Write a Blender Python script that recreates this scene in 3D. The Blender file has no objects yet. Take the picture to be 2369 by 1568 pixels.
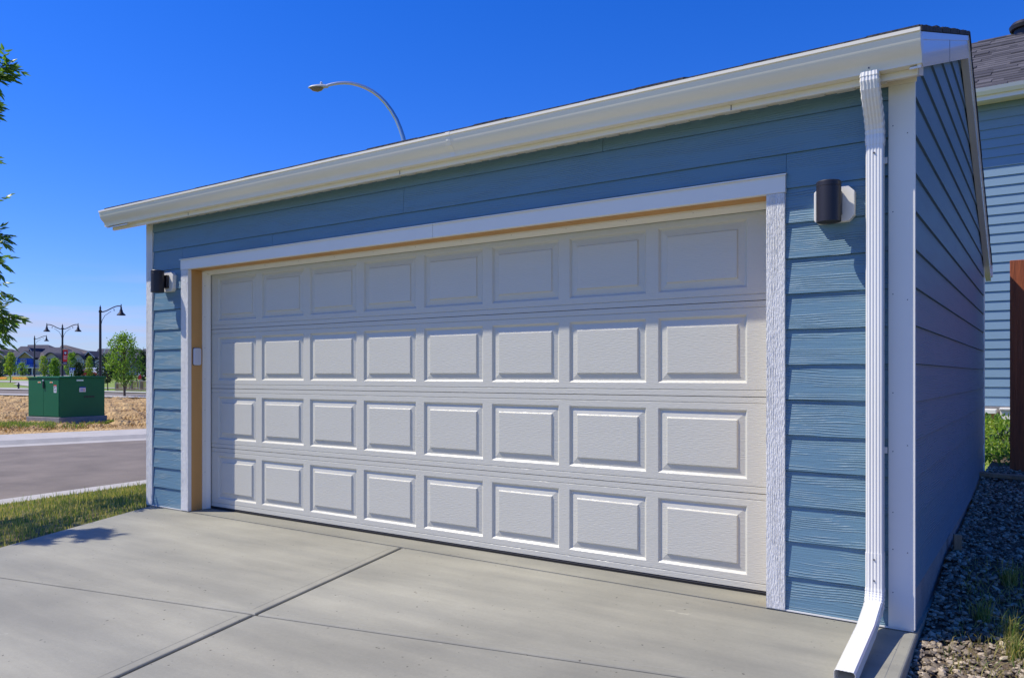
import bpy, math, random
from mathutils import Vector
R = math.radians
random.seed(7)
sc = bpy.context.scene
# ------------------------------------------------------------------ camera, world, sun, exposure
TH, CX, CY, CZ, FP, HY = 0.5999, 5.4735, -4.1398, 1.2753, 1812.54, 867.33
cam_d = bpy.data.cameras.new("camera"); cam = bpy.data.objects.new("camera", cam_d)
sc.collection.objects.link(cam); sc.camera = cam
cam.location = (CX, CY, CZ); cam.rotation_euler = (R(90), 0, TH)
cam_d.sensor_width = 36; cam_d.lens = FP / 2369 * 36; cam_d.shift_y = (HY - 784) / 2369
cam_d.clip_start = 0.05; cam_d.clip_end = 3000
SUN = Vector((-1.62, -1.0, 2.6)).normalized()          # towards the sun
world = bpy.data.worlds.new("World"); sc.world = world; world.use_nodes = True
wn = world.node_tree; bg = wn.nodes['Background']
sky = wn.nodes.new('ShaderNodeTexSky'); sky.sky_type = 'NISHITA'; sky.sun_disc = False
sky.sun_elevation = math.asin(SUN.z); sky.sun_rotation = math.atan2(SUN.x, SUN.y)
sky.ozone_density = 4.5; sky.dust_density = 0.35; sky.air_density = 1.25; sky.altitude = 900
hs = wn.nodes.new('ShaderNodeHueSaturation'); hs.inputs['Saturation'].default_value = 1.36
tint = wn.nodes.new('ShaderNodeMix'); tint.data_type = 'RGBA'; tint.blend_type = 'MULTIPLY'; tint.inputs[0].default_value = 1; tint.inputs[7].default_value = (.80, .97, 1.82, 1)
wn.links.new(sky.outputs[0], hs.inputs['Color']); wn.links.new(hs.outputs[0], tint.inputs[6]); wn.links.new(tint.outputs[2], bg.inputs[0])
_tc = wn.nodes.new('ShaderNodeTexCoord'); _mp = wn.nodes.new('ShaderNodeMapping'); _mp.inputs['Scale'].default_value = (3.0, 3.0, 34)
_nz = wn.nodes.new('ShaderNodeTexNoise'); _nz.inputs['Scale'].default_value = 1.3; _nz.inputs['Detail'].default_value = 5
_r1 = wn.nodes.new('ShaderNodeMapRange'); _r1.inputs[1].default_value = .46; _r1.inputs[2].default_value = .66
_sp = wn.nodes.new('ShaderNodeSeparateXYZ'); _r2 = wn.nodes.new('ShaderNodeMapRange'); _r2.inputs[1].default_value = .13; _r2.inputs[2].default_value = .03; _r2.inputs[4].default_value = .75
_mu = wn.nodes.new('ShaderNodeMath'); _mu.operation = 'MULTIPLY'
_cm = wn.nodes.new('ShaderNodeMix'); _cm.data_type = 'RGBA'; _cm.inputs[7].default_value = (6.2, 6.0, 7.6, 1)
_l = wn.links.new; _l(_tc.outputs['Generated'], _mp.inputs[0]); _l(_mp.outputs[0], _nz.inputs['Vector']); _l(_nz.outputs['Fac'], _r1.inputs[0])
_l(_tc.outputs['Generated'], _sp.inputs[0]); _l(_sp.outputs['Z'], _r2.inputs[0]); _l(_r1.outputs[0], _mu.inputs[0]); _l(_r2.outputs[0], _mu.inputs[1])
_l(_mu.outputs[0], _cm.inputs[0]); _l(tint.outputs[2], _cm.inputs[6]); _l(_cm.outputs[2], bg.inputs[0])
bg.inputs[1].default_value = 0.091
sl = bpy.data.lights.new("sun", 'SUN'); sl.energy = 5.0; sl.angle = R(0.5); sl.color = (1.0, 0.93, 0.81)
so = bpy.data.objects.new("sun", sl); sc.collection.objects.link(so)
so.rotation_euler = SUN.to_track_quat('Z', 'Y').to_euler(); so.location = (-10, -8, 20)
sc.view_settings.view_transform = 'Standard'; sc.view_settings.look = 'None'
sc.view_settings.exposure = 0.08; sc.view_settings.gamma = 1
sc.render.resolution_x = 1024; sc.render.resolution_y = 677

# ------------------------------------------------------------------ helpers
F = Vector((-math.sin(TH), math.cos(TH), 0)); RT = Vector((math.cos(TH), math.sin(TH), 0))
CAM = Vector((CX, CY, CZ))
def at(u, v, d):
    """point at forward distance d that stands in column u, row v of the photograph"""
    return CAM + F * d + RT * ((u - 1184.5) / FP * d) + Vector((0, 0, (HY - v) / FP * d))
def fwd(x, y): return (x - CX) * F.x + (y - CY) * F.y
def gz(x, y):
    d = fwd(x, y)
    if d < 75: return -0.25
    if d < 130: return -0.25 + (d - 75) * 0.0262
    return 1.19
def ground_at(u, v):
    lo = 3.0
    k = (v - HY) / FP
    def over(d):
        p = at(u, v, d); return p.z - gz(p.x, p.y)
    d = lo
    while d < 135 and over(d) > 0: d += .5
    a, b = d - .5, d
    for _ in range(20):
        m = (a + b) / 2
        if over(m) > 0: a = m
        else: b = m
    p = at(u, v, min(a, 130)); p.z = gz(p.x, p.y); return p
def on_col(u, d):
    p = at(u, HY, d); p.z = gz(p.x, p.y); return p

def nd(nt, t, **k):
    n = nt.nodes.new(t)
    for a, b in k.items(): setattr(n, a, b)
    return n
def material(name, col, rough=0.6, var=0.0, vscale=3.0, bump=0.0, bscale=60.0, stretch=(1, 1, 1), metal=0.0,
             col2=None, attr=None, translucent=0.0, spec=0.5, bdist=0.01, detail=6, coat=0.0):
    m = bpy.data.materials.new(name); m.use_nodes = True; nt = m.node_tree
    b = nt.nodes['Principled BSDF']; L = nt.links.new
    b.inputs['Roughness'].default_value = rough; b.inputs['Metallic'].default_value = metal
    b.inputs['Specular IOR Level'].default_value = spec; b.inputs['Coat Weight'].default_value = coat
    c4 = (*col, 1); b.inputs['Base Color'].default_value = c4
    tc = nd(nt, 'ShaderNodeTexCoord'); mp = nd(nt, 'ShaderNodeMapping'); mp.inputs['Scale'].default_value = stretch
    L(tc.outputs['Object'], mp.inputs[0])
    if var or col2 or attr:
        mx = nd(nt, 'ShaderNodeMix', data_type='RGBA')
        c2 = col2 if col2 else tuple(max(0, c * (1 - var)) for c in col)
        c1 = col if col2 else tuple(min(1, c * (1 + var)) for c in col)
        mx.inputs[6].default_value = (*c1, 1); mx.inputs[7].default_value = (*c2, 1)
        if attr:
            a = nd(nt, 'ShaderNodeAttribute'); a.attribute_name = attr; L(a.outputs['Fac'], mx.inputs[0])
        else:
            n = nd(nt, 'ShaderNodeTexNoise'); n.inputs['Scale'].default_value = vscale; n.inputs['Detail'].default_value = detail
            n.inputs['Roughness'].default_value = 0.62; L(mp.outputs[0], n.inputs['Vector'])
            r = nd(nt, 'ShaderNodeMapRange'); r.inputs[1].default_value = 0.32; r.inputs[2].default_value = 0.68
            L(n.outputs['Fac'], r.inputs[0]); L(r.outputs[0], mx.inputs[0])
        L(mx.outputs[2], b.inputs['Base Color'])
    if bump:
        n2 = nd(nt, 'ShaderNodeTexNoise'); n2.inputs['Scale'].default_value = bscale; n2.inputs['Detail'].default_value = 5
        L(mp.outputs[0], n2.inputs['Vector'])
        bp = nd(nt, 'ShaderNodeBump'); bp.inputs['Strength'].default_value = bump; bp.inputs['Distance'].default_value = bdist
        L(n2.outputs['Fac'], bp.inputs['Height']); L(bp.outputs[0], b.inputs['Normal'])
    if translucent:
        tr = nd(nt, 'ShaderNodeBsdfTranslucent'); ms = nd(nt, 'ShaderNodeMixShader'); ms.inputs[0].default_value = translucent
        tr.inputs['Color'].default_value = (*[min(1, c * 2.2) for c in col], 1)
        if var or col2 or attr:
            g = nd(nt, 'ShaderNodeMix', data_type='RGBA', blend_type='MULTIPLY'); g.inputs[0].default_value = 1
            L(mx.outputs[2], g.inputs[6]); g.inputs[7].default_value = (2.2, 2.2, 1.2, 1); L(g.outputs[2], tr.inputs['Color'])
        out = nt.nodes['Material Output']; L(b.outputs[0], ms.inputs[1]); L(tr.outputs[0], ms.inputs[2]); L(ms.outputs[0], out.inputs[0])
    return m

def grain_material(name, col, axis='x', rough=0.5, pitch=0.181, z0=0.063, depth=0.0035, strength=1.0, col2=None, freq=1.0):
    """fibre cement with an embossed cedar grain that runs along one axis, another piece of the grain on every board"""
    m = bpy.data.materials.new(name); m.use_nodes = True; nt = m.node_tree; L = nt.links.new
    b = nt.nodes['Principled BSDF']; b.inputs['Roughness'].default_value = rough
    ge = nd(nt, 'ShaderNodeNewGeometry'); sp = nd(nt, 'ShaderNodeSeparateXYZ'); L(ge.outputs['Position'], sp.inputs[0])
    def mt(op, a, bb=None, c=None):
        n = nd(nt, 'ShaderNodeMath', operation=op)
        for i, q in enumerate((a, bb, c)):
            if q is None: continue
            if isinstance(q, (int, float)): n.inputs[i].default_value = q
            else: L(q, n.inputs[i])
        return n.outputs[0]
    if axis == 'z':
        along, across, bd = sp.outputs['Z'], sp.outputs['X'], 0.0
    else:
        along = mt('ADD', sp.outputs['X'], sp.outputs['Y']); across = sp.outputs['Z']
        bd = mt('FLOOR', mt('DIVIDE', mt('SUBTRACT', sp.outputs['Z'], z0 - 0.001), pitch))
    cb = nd(nt, 'ShaderNodeCombineXYZ')
    off = mt('MULTIPLY', bd, 7.31) if axis != 'z' else 3.0
    L(mt('MULTIPLY', mt('ADD', along, off), 1.0), cb.inputs[0]); L(across, cb.inputs[1])
    # slow waviness of the growth rings
    w = nd(nt, 'ShaderNodeTexNoise'); w.inputs['Scale'].default_value = 1; w.inputs['Detail'].default_value = 2
    mw = nd(nt, 'ShaderNodeMapping'); mw.inputs['Scale'].default_value = (1.6, 5, 1) if axis != 'z' else (2.5, 9, 1); L(cb.outputs[0], mw.inputs[0]); L(mw.outputs[0], w.inputs['Vector'])
    ringc = mt('ADD', mt('MULTIPLY', across, (85.0 if axis != 'z' else 110.0) * freq), mt('MULTIPLY', w.outputs['Fac'], 5.5 if axis != 'z' else 2.5))
    rings = mt('POWER', mt('MAXIMUM', mt('SINE', mt('MULTIPLY', ringc, 6.283)), 0.0), 1.6)
    n2 = nd(nt, 'ShaderNodeTexNoise'); n2.inputs['Detail'].default_value = 4; n2.inputs['Scale'].default_value = 1
    m2 = nd(nt, 'ShaderNodeMapping'); m2.inputs['Scale'].default_value = (4, 170, 1) if axis != 'z' else (34, 190, 1)
    L(cb.outputs[0], m2.inputs[0]); L(m2.outputs[0], n2.inputs['Vector'])
    n3 = nd(nt, 'ShaderNodeTexNoise'); n3.inputs['Scale'].default_value = 1
    m3 = nd(nt, 'ShaderNodeMapping'); m3.inputs['Scale'].default_value = (2.5, 22, 1); L(cb.outputs[0], m3.inputs[0]); L(m3.outputs[0], n3.inputs['Vector'])
    mask = nd(nt, 'ShaderNodeMapRange'); mask.inputs[1].default_value = .42; mask.inputs[2].default_value = .58; L(n3.outputs['Fac'], mask.inputs[0])
    h = mt('ADD', mt('MULTIPLY', mt('MULTIPLY', rings, mask.outputs[0]), 0.85 if axis != 'z' else 0.35), mt('MULTIPLY', n2.outputs['Fac'], 0.75 if axis != 'z' else 1.3))
    bp = nd(nt, 'ShaderNodeBump'); bp.inputs['Strength'].default_value = strength; bp.inputs['Distance'].default_value = depth
    L(h, bp.inputs['Height']); L(bp.outputs[0], b.inputs['Normal'])
    mx = nd(nt, 'ShaderNodeMix', data_type='RGBA'); mx.inputs[6].default_value = (*col, 1)
    mx.inputs[7].default_value = (*(col2 or tuple(c * .86 for c in col)), 1)
    nb = nd(nt, 'ShaderNodeTexNoise'); nb.inputs['Scale'].default_value = 1.7; L(cb.outputs[0], nb.inputs['Vector']); L(nb.outputs['Fac'], mx.inputs[0])
    L(mx.outputs[2], b.inputs['Base Color'])
    return m

class MB:
    def __init__(s): s.v = []; s.f = []; s.a = []
    def add(s, vs, fs, var=None):
        o = len(s.v); s.v += [tuple(p) for p in vs]; s.f += [tuple(i + o for i in f) for f in fs]
        s.a += [random.random() if var is None else var] * len(fs); return s
    def box(s, x0, x1, y0, y1, z0, z1, var=None):
        vs = [(x, y, z) for z in (z0, z1) for y in (y0, y1) for x in (x0, x1)]
        return s.add(vs, [(0, 2, 3, 1), (4, 5, 7, 6), (0, 1, 5, 4), (2, 6, 7, 3), (0, 4, 6, 2), (1, 3, 7, 5)], var)
    def prism(s, pts, ext, var=None):
        """polygon pts (3-D) extruded by vector ext"""
        n = len(pts); e = Vector(ext); a = [Vector(p) for p in pts]
        vs = a + [p + e for p in a]
        fs = [tuple(range(n))[::-1], tuple(range(n, 2 * n))] + [(i, (i + 1) % n, n + (i + 1) % n, n + i) for i in range(n)]
        return s.add(vs, fs, var)
    def tube(s, pts, r, seg=10, closed=True, var=None):
        pts = [Vector(p) for p in pts]; n = len(pts); rs = r if isinstance(r, (list, tuple)) else [r] * n
        vs = []; side = None
        for i, p in enumerate(pts):
            t = (pts[min(i + 1, n - 1)] - pts[max(i - 1, 0)]).normalized()
            if side is None:
                side = t.orthogonal().normalized()
            side = (side - t * side.dot(t)).normalized(); up = t.cross(side)
            for k in range(seg):
                a = 2 * math.pi * k / seg; vs.append(p + (side * math.cos(a) + up * math.sin(a)) * rs[i])
        fs = [(i * seg + k, i * seg + (k + 1) % seg, (i + 1) * seg + (k + 1) % seg, (i + 1) * seg + k) for i in range(n - 1) for k in range(seg)]
        if closed: fs += [tuple(range(seg))[::-1], tuple(range((n - 1) * seg, n * seg))]
        return s.add(vs, fs, var)
    def lathe(s, prof, c=(0, 0, 0), seg=24, var=None):
        """prof: (r, z) list"""
        vs = [(c[0] + r * math.cos(2 * math.pi * k / seg), c[1] + r * math.sin(2 * math.pi * k / seg), c[2] + z) for r, z in prof for k in range(seg)]
        n = len(prof)
        fs = [(i * seg + k, i * seg + (k + 1) % seg, (i + 1) * seg + (k + 1) % seg, (i + 1) * seg + k) for i in range(n - 1) for k in range(seg)]
        if prof[0][0] > 1e-4: fs.append(tuple(range(seg))[::-1])
        if prof[-1][0] > 1e-4: fs.append(tuple(range((n - 1) * seg, n * seg)))
        return s.add(vs, fs, var)
    def sweep(s, prof, path, var=None, up=Vector((0, 0, 1))):
        """closed 2-D profile (side, up) swept along a path"""
        path = [Vector(p) for p in path]; n = len(path); k = len(prof); vs = []
        for i, p in enumerate(path):
            t = (path[min(i + 1, n - 1)] - path[max(i - 1, 0)]).normalized()
            sd = t.cross(up).normalized() if abs(t.dot(up)) < .999 else Vector((1, 0, 0)); uu = sd.cross(t)
            vs += [p + sd * a + uu * b for a, b in prof]
        fs = [(i * k + j, i * k + (j + 1) % k, (i + 1) * k + (j + 1) % k, (i + 1) * k + j) for i in range(n - 1) for j in range(k)]
        fs += [tuple(range(k))[::-1], tuple(range((n - 1) * k, n * k))]
        return s.add(vs, fs, var)
    def build(s, name, mat, parent=None, smooth=False, bevel=0, attr=False, local=False):
        o = Vector((0, 0, 0)); p = parent
        if not local:
            while p: o = o + p.location; p = p.parent
        me = bpy.data.meshes.new(name); me.from_pydata([(x - o.x, y - o.y, z - o.z) for x, y, z in s.v], [], s.f)
        if attr:
            at_ = me.attributes.new('var', 'FLOAT', 'FACE'); at_.data.foreach_set('value', s.a)
        me.materials.append(mat); me.update()
        if smooth:
            me.polygons.foreach_set('use_smooth', [True] * len(me.polygons))
        ob = bpy.data.objects.new(name, me); sc.collection.objects.link(ob); ob.parent = parent
        if smooth:
            try: me.set_sharp_from_angle(angle=R(35))
            except Exception: pass
        if bevel:
            b = ob.modifiers.new('bevel', 'BEVEL'); b.width = bevel; b.segments = 2; b.limit_method = 'ANGLE'
        return ob
def tag(o, label=None, cat=None, group=None, kind=None):
    if label: o['label'] = label
    if cat: o['category'] = cat
    if group: o['group'] = group
    if kind: o['kind'] = kind
    return o
def thing(name, loc, label, cat, group=None):
    o = bpy.data.objects.new(name, None); sc.collection.objects.link(o); o.location = loc; o.empty_display_size = .1
    return tag(o, label, cat, group)
def structure(o): o['kind'] = 'structure'; return o

# ------------------------------------------------------------------ materials
M_siding = grain_material('blue_siding', (.135, .252, .330), rough=.42, depth=.0032, strength=1.0)
M_siding_smooth = grain_material('blue_siding_smooth', (.135, .252, .330), rough=.45, depth=.0013, strength=1.0)
M_siding_far = material('blue_vinyl', (.20, .31, .40), .5, var=.04, bump=.2, bscale=30, stretch=(1, 1, 12))
M_white = material('white_paint', (.83, .80, .71), .42, var=.02, vscale=2, bump=.10, bscale=90, bdist=.003)
M_roughwhite = grain_material('rough_sawn_white', (.82, .81, .77), 'z', rough=.55, depth=.008, strength=1.0, col2=(.76, .75, .71), freq=1.0)
M_door = material('door_paint', (.585, .57, .485), .30, var=.015, vscale=1.5, bump=.7, bscale=26, stretch=(1, 1, 8), bdist=.0028)
M_alu = material('white_aluminium', (.84, .82, .75), .22, var=.02, vscale=1.2, bump=.06, bscale=4, bdist=.01, coat=.3)
M_cream = material('gutter_enamel', (.86, .80, .64), .28, var=.03, vscale=.8, stretch=(1, 1, 1), bump=.05, bscale=3, bdist=.02, coat=.25)
M_ply = material('bare_plywood', (.58, .31, .10), .65, var=.12, vscale=3, stretch=(1, 1, .15), bump=.2, bscale=30)
M_black = material('black_metal', (.014, .012, .018), .45)
M_rubber = material('black_rubber', (.012, .012, .014), .6)
M_shingle = material('asphalt_shingle', (.05, .047, .045), .9, var=.5, vscale=22, bump=.9, bscale=60)
M_found = material('foundation_concrete', (.25, .24, .23), .85, var=.18, vscale=4, bump=.5, bscale=45)
M_dark = material('dark_interior', (.02, .02, .02), .9)
M_screw = material('nail_head', (.10, .10, .11), .4, metal=.6)
M_plastic = material('white_plastic', (.62, .63, .68), .3)

def concrete_material():
    m = material('driveway_concrete', (.40, .385, .345), .78, var=.0)
    nt = m.node_tree; L = nt.links.new; b = nt.nodes['Principled BSDF']
    ge = nd(nt, 'ShaderNodeNewGeometry')
    def noise(sc_, det, stretch=(1, 1, 1), rg=.6):
        mp = nd(nt, 'ShaderNodeMapping'); mp.inputs['Scale'].default_value = stretch; mp.inputs['Rotation'].default_value = (0, 0, .25)
        L(ge.outputs['Position'], mp.inputs[0]); n = nd(nt, 'ShaderNodeTexNoise'); n.inputs['Scale'].default_value = sc_
        n.inputs['Detail'].default_value = det; n.inputs['Roughness'].default_value = rg; L(mp.outputs[0], n.inputs['Vector']); return n.outputs['Fac']
    def ramp(fac, lo, hi, c0, c1):
        r = nd(nt, 'ShaderNodeValToRGB'); r.color_ramp.elements[0].position = lo; r.color_ramp.elements[1].position = hi
        r.color_ramp.elements[0].color = (*c0, 1); r.color_ramp.elements[1].color = (*c1, 1); L(fac, r.inputs[0]); return r.outputs[0]
    def mul(a, c):
        g = nd(nt, 'ShaderNodeMix', data_type='RGBA', blend_type='MULTIPLY'); g.inputs[0].default_value = 1; L(a, g.inputs[6]); L(c, g.inputs[7]); return g.outputs[2]
    base = ramp(noise(.55, 5), .32, .70, (.215, .209, .170), (.335, .326, .265))
    smear = ramp(noise(1.6, 4, (.35, 2.2, 1)), .36, .68, (.86, .865, .87), (1.15, 1.14, 1.11))
    fine = ramp(noise(60, 3), .2, .8, (.94, .94, .94), (1.05, 1.05, 1.05))
    pits = ramp(noise(38, 1), .20, .255, (.35, .33, .32), (1, 1, 1))
    scuff = ramp(noise(3.2, 7, (1, 1.6, 1), .78), .655, .69, (1, 1, 1), (1.28, 1.27, 1.25))
    c = mul(mul(mul(mul(base, smear), fine), pits), scuff)
    L(c, b.inputs['Base Color'])
    bp = nd(nt, 'ShaderNodeBump'); bp.inputs['Strength'].default_value = .35; bp.inputs['Distance'].default_value = .004
    L(noise(25, 8, (1, 3, 1), .7), bp.inputs['Height']); L(bp.outputs[0], b.inputs['Normal'])
    return m
M_conc = concrete_material()
M_conc2 = material('kerb_concrete', (.42, .40, .36), .85, var=.10, vscale=2.5, bump=.3, bscale=30)
M_asph = material('asphalt', (.180, .150, .118), .88, var=.20, vscale=1.3, bump=.6, bscale=120, bdist=.006)
M_dirt = material('dry_dirt', (.60, .415, .175), .95, col2=(.26, .15, .06), vscale=1.7, bump=.9, bscale=9, bdist=.08, detail=10)
M_lawn = material('lawn_soil', (.085, .10, .03), .95, col2=(.20, .15, .06), vscale=5, bump=.6, bscale=30, bdist=.03)
M_field = material('park_grass', (.14, .25, .030), .95, col2=(.24, .28, .05), vscale=.35, bump=.7, bscale=6, bdist=.1, detail=8)
M_gravelbed = material('gravel_soil', (.13, .095, .06), .95, var=.4, vscale=40, bump=1, bscale=60, bdist=.02)
M_blade = material('grass_blade', (.085, .17, .022), .55, col2=(.42, .35, .13), attr='var', translucent=.35)
M_straw = material('dry_straw', (.50, .36, .17), .8, col2=(.25, .14, .06), attr='var', translucent=.15)
M_stone = material('gravel_stone', (.14, .11, .075), .6, col2=(.56, .46, .32), attr='var')
M_leafA = material('ash_leaf', (.055, .12, .020), .38, col2=(.13, .23, .040), attr='var', translucent=.42)
M_leafB = material('elm_leaf', (.075, .17, .018), .5, col2=(.19, .30, .035), attr='var', translucent=.4)
M_leafC = material('dark_leaf', (.012, .035, .012), .5, col2=(.035, .075, .02), attr='var', translucent=.2)
M_leafD = material('young_leaf', (.12, .22, .022), .5, col2=(.28, .34, .04), attr='var', translucent=.4)
M_bark = material('bark', (.11, .075, .05), .9, var=.3, vscale=8, bump=.8, bscale=30)
M_green = material('green_enamel', (.010, .135, .050), .5, var=.05, vscale=1.5, bump=.05, bscale=3, spec=.3)
M_flower = material('yellow_flower', (.70, .42, .03), .8, col2=(.75, .22, .02), attr='var')
M_cedar = material('cedar_boards', (.30, .075, .022), .7, var=.25, vscale=4, stretch=(6, 6, .4), bump=.6, bscale=20)
M_galv = material('galvanised_steel', (.55, .57, .60), .32, metal=.85, var=.05)

# ------------------------------------------------------------------ ground, road, kerbs
def sheet(name, corners_fn, nu, nv, mat):
    mb = MB(); vs = [corners_fn(i / nu, j / nv) for j in range(nv + 1) for i in range(nu + 1)]
    fs = [(j * (nu + 1) + i, j * (nu + 1) + i + 1, (j + 1) * (nu + 1) + i + 1, (j + 1) * (nu + 1) + i) for j in range(nv) for i in range(nu)]
    mb.add(vs, fs); return structure(mb.build(name, mat))
ds = [-60, -20, 0, 40, 75, 85, 100, 115, 130, 200, 500, 1500]
mb = MB(); vs = []
for d in ds:
    for l in (-1500, -300, -100, -40, 0, 40, 200, 1500):
        p = CAM + F * d + RT * l; vs.append((p.x, p.y, (-.275 if d < 75 else gz(p.x, p.y) - .02) if d <= 1500 else 0))
mb.add(vs, [(j * 8 + i, j * 8 + i + 1, (j + 1) * 8 + i + 1, (j + 1) * 8 + i) for j in range(len(ds) - 1) for i in range(7)])
structure(mb.build('ground', M_field))

def line_pts(u0, v0, u1, v1, us, z):
    out = []
    for u in us:
        v = v0 + (v1 - v0) * (u - u0) / (u1 - u0); d = (CZ - z) * FP / (v - HY); p = at(u, v, d); p.z = z; out.append(p)
    return out
US = [-700 + 100 * i for i in range(0, 16)]
ZR = -.25
near = line_pts(0, 1158, 337, 1112, US, ZR); far = line_pts(0, 1035, 337, 1018, US, ZR)
def ext(pts, k=40):       # run on in a straight line at both ends
    a = pts[0] + (pts[0] - pts[1]).normalized() * k; b = pts[-1] + (pts[-1] - pts[-2]).normalized() * k
    return [a] + pts + [b]
near = ext(near, 12); far = ext(far, 30)
def strip(name, A, B, mat, dz=0.0):
    mb = MB(); n = len(A); vs = [(p.x, p.y, p.z + dz) for p in A] + [(p.x, p.y, p.z + dz) for p in B]
    mb.add(vs, [(i, i + 1, n + i + 1, n + i) for i in range(n - 1)]); return structure(mb.build(name, mat))
strip('road', near, far, M_asph, .004)
def kerb(name, pts, prof, side, mat=M_conc2):
    mb = MB(); n = len(pts); k = len(prof); vs = []
    for i, p in enumerate(pts):
        t = (pts[min(i + 1, n - 1)] - pts[max(i - 1, 0)]); t.z = 0; t.normalize(); nn = Vector((-t.y, t.x, 0)) * side
        for o, z in prof: q = p + nn * o; vs.append((q.x, q.y, p.z + z))
    mb.add(vs, [(i * k + j, i * k + j + 1, (i + 1) * k + j + 1, (i + 1) * k + j) for i in range(n - 1) for j in range(k - 1)])
    return structure(mb.build(name, mat))
# near kerb: away from the road towards the garage; far kerb with its broad pavement
sgn_near = 1 if (Vector((0, 0, 0)) - near[5]).dot(Vector((-(near[6] - near[5]).y, (near[6] - near[5]).x, 0))) > 0 else -1
sgn_far = 1 if (far[5] - near[5]).dot(Vector((-(far[6] - far[5]).y, (far[6] - far[5]).x, 0))) > 0 else -1
kerb('kerb', near, [(-.02, .0), (0, .012), (.45, .02), (.55, .10), (.95, .105), (.95, -.05)], sgn_near)
kerb('pavement', far, [(-.02, .0), (0, .010), (.35, .02), (.50, .11), (2.35, .12), (2.35, -.05)], sgn_far)

# dirt lot beyond the road
def lot(s, t):
    # s across, t away
    u = -260 + 900 * s
    v0 = 1012 - 17 * (u / 337); v1 = 917.5 + 6.5 * (u / 337)
    d0 = (CZ - ZR) * FP / (max(v0, 940) - HY); d1 = (CZ - ZR) * FP / (v1 - HY)
    d = d0 * (d1 / d0) ** t
    p = at(u, HY, d)
    h = .09 * math.sin(p.x * 1.7 + 2 * math.sin(p.y * .9)) * math.sin(p.y * 1.3) + .05 * math.sin(p.x * 5.1 + p.y * 3.3) * math.sin(p.y * 4.7 - p.x) + random.uniform(-.03, .03)
    e = min(1, t * 12) * min(1, (1 - t) * 10)
    return (p.x, p.y, ZR + .02 + .10 * min(1, t * 6) * min(1, (1 - t) * 10 + .2) + h * e)
dl = sheet('dirt_lot', lot, 220, 160, M_dirt)

# second road with its kerbs, seen edge on
US2 = [-300 + 50 * i for i in range(0, 20)]
def gpts(u0, v0, u1, v1): return [ground_at(u, v0 + (v1 - v0) * (u - u0) / (u1 - u0)) for u in US2]
a1 = gpts(60, 914, 300, 918.3); a2 = gpts(60, 903.6, 300, 909.8)
strip('far_road', a1, a2, M_asph, .02)
b1 = gpts(60, 917.5, 300, 922.5)
strip('far_kerb', b1, a1, M_conc2, .10)
c1 = gpts(60, 900.8, 300, 907.2)
strip('far_pavement', a2, c1, M_conc2, .09)
strip('park_path', gpts(60, 898.8, 300, 898.9), gpts(60, 897.6, 300, 897.3), M_conc2, .05)
# light plaza on the left of the park
mb = MB(); P4 = [ground_at(*q) for q in ((-60, 881), (90, 881.5), (110, 893), (90, 898), (62, 893), (30, 889), (46, 884.5), (-60, 883))]
mb.add([(p.x, p.y, p.z + .03) for p in P4], [tuple(range(len(P4)))]); structure(mb.build('park_plaza', M_conc2))
strip('upper_path', [ground_at(u, 870.2) for u in US2], [ground_at(u, 868.9) for u in US2], M_conc2, .05)

# ------------------------------------------------------------------ driveway and slab
ZS = .063
def gedge(y): return -1.378 - .489 * (y + .089)           # left edge of the drive
def jx(y): return 1.714 - .2757 * (y + .017)              # long joint
def jy(x, y0=-1.588, x0=2.162): return y0 + .2115 * (x - x0)
mb = MB()
YB = -7.0; g1 = .011; g2 = .008
def inset(poly, a):
    n = len(poly); out = []; P = [Vector((x, y)) for x, y in poly]
    area = sum(P[i].x * P[(i + 1) % n].y - P[(i + 1) % n].x * P[i].y for i in range(n)); sg = 1 if area > 0 else -1
    for i in range(n):
        d0 = (P[i] - P[i - 1]).normalized(); d1 = (P[(i + 1) % n] - P[i]).normalized()
        n0 = Vector((-d0.y, d0.x)) * sg; n1 = Vector((-d1.y, d1.x)) * sg; m = (n0 + n1); m = m / max(.2, m.dot(n0)) ; out.append((P[i].x + m.x * a, P[i].y + m.y * a))
    return out
def slab(poly):
    n = len(poly); rings = [(0, -.4), (0, ZS - .008), (.004, ZS - .0035), (.010, ZS - .0014), (.052, ZS - .0014), (.0545, ZS)]
    vs = []
    for a, z in rings: vs += [(x, y, z) for x, y in inset(poly, a)]
    fs = [(r * n + i, r * n + (i + 1) % n, (r + 1) * n + (i + 1) % n, (r + 1) * n + i) for r in range(len(rings) - 1) for i in range(n)]
    k = (len(rings) - 1) * n; fs.append(tuple(range(k, k + n))); mb.add(vs, fs)
def cross(xf, ybase, y0):   # intersection helper of cross joint with boundary xf(y)
    y = y0
    for _ in range(30): y = ybase(xf(y))
    return xf(y), y
XR = 4.965
j1 = lambda x: jy(x)
j2 = lambda x: jy(x) - 1.9
j3 = lambda x: jy(x) - 3.8
prev = None
rows = [lambda x: -.020, j1, j2, j3]
for r in range(4):
    top = rows[r]; bot = rows[r + 1] if r < 3 else (lambda x: YB)
    gt = g2 if r else .001; gb = g2
    xl0, yl0 = cross(gedge, top, 0); xl1, yl1 = cross(gedge, bot, -2)
    xm0, ym0 = cross(jx, top, 0); xm1, ym1 = cross(jx, bot, -2)
    slab([(xl0, yl0 - gt), (xl1, yl1 + gb), (xm1 - g1, ym1 + gb), (xm0 - g1, ym0 - gt)])
    xr0 = XR; xr1 = XR + .03
    slab([(xm0 + g1, ym0 - gt), (xm1 + g1, ym1 + gb), (xr1, bot(xr1) + gb), (xr0, top(xr0) - gt)])
structure(mb.build('driveway', M_conc))
mb = MB(); mb.box(-1.50, XR, -.014, 4.78, -.4, ZS); structure(mb.build('garage_slab', M_conc))
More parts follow.
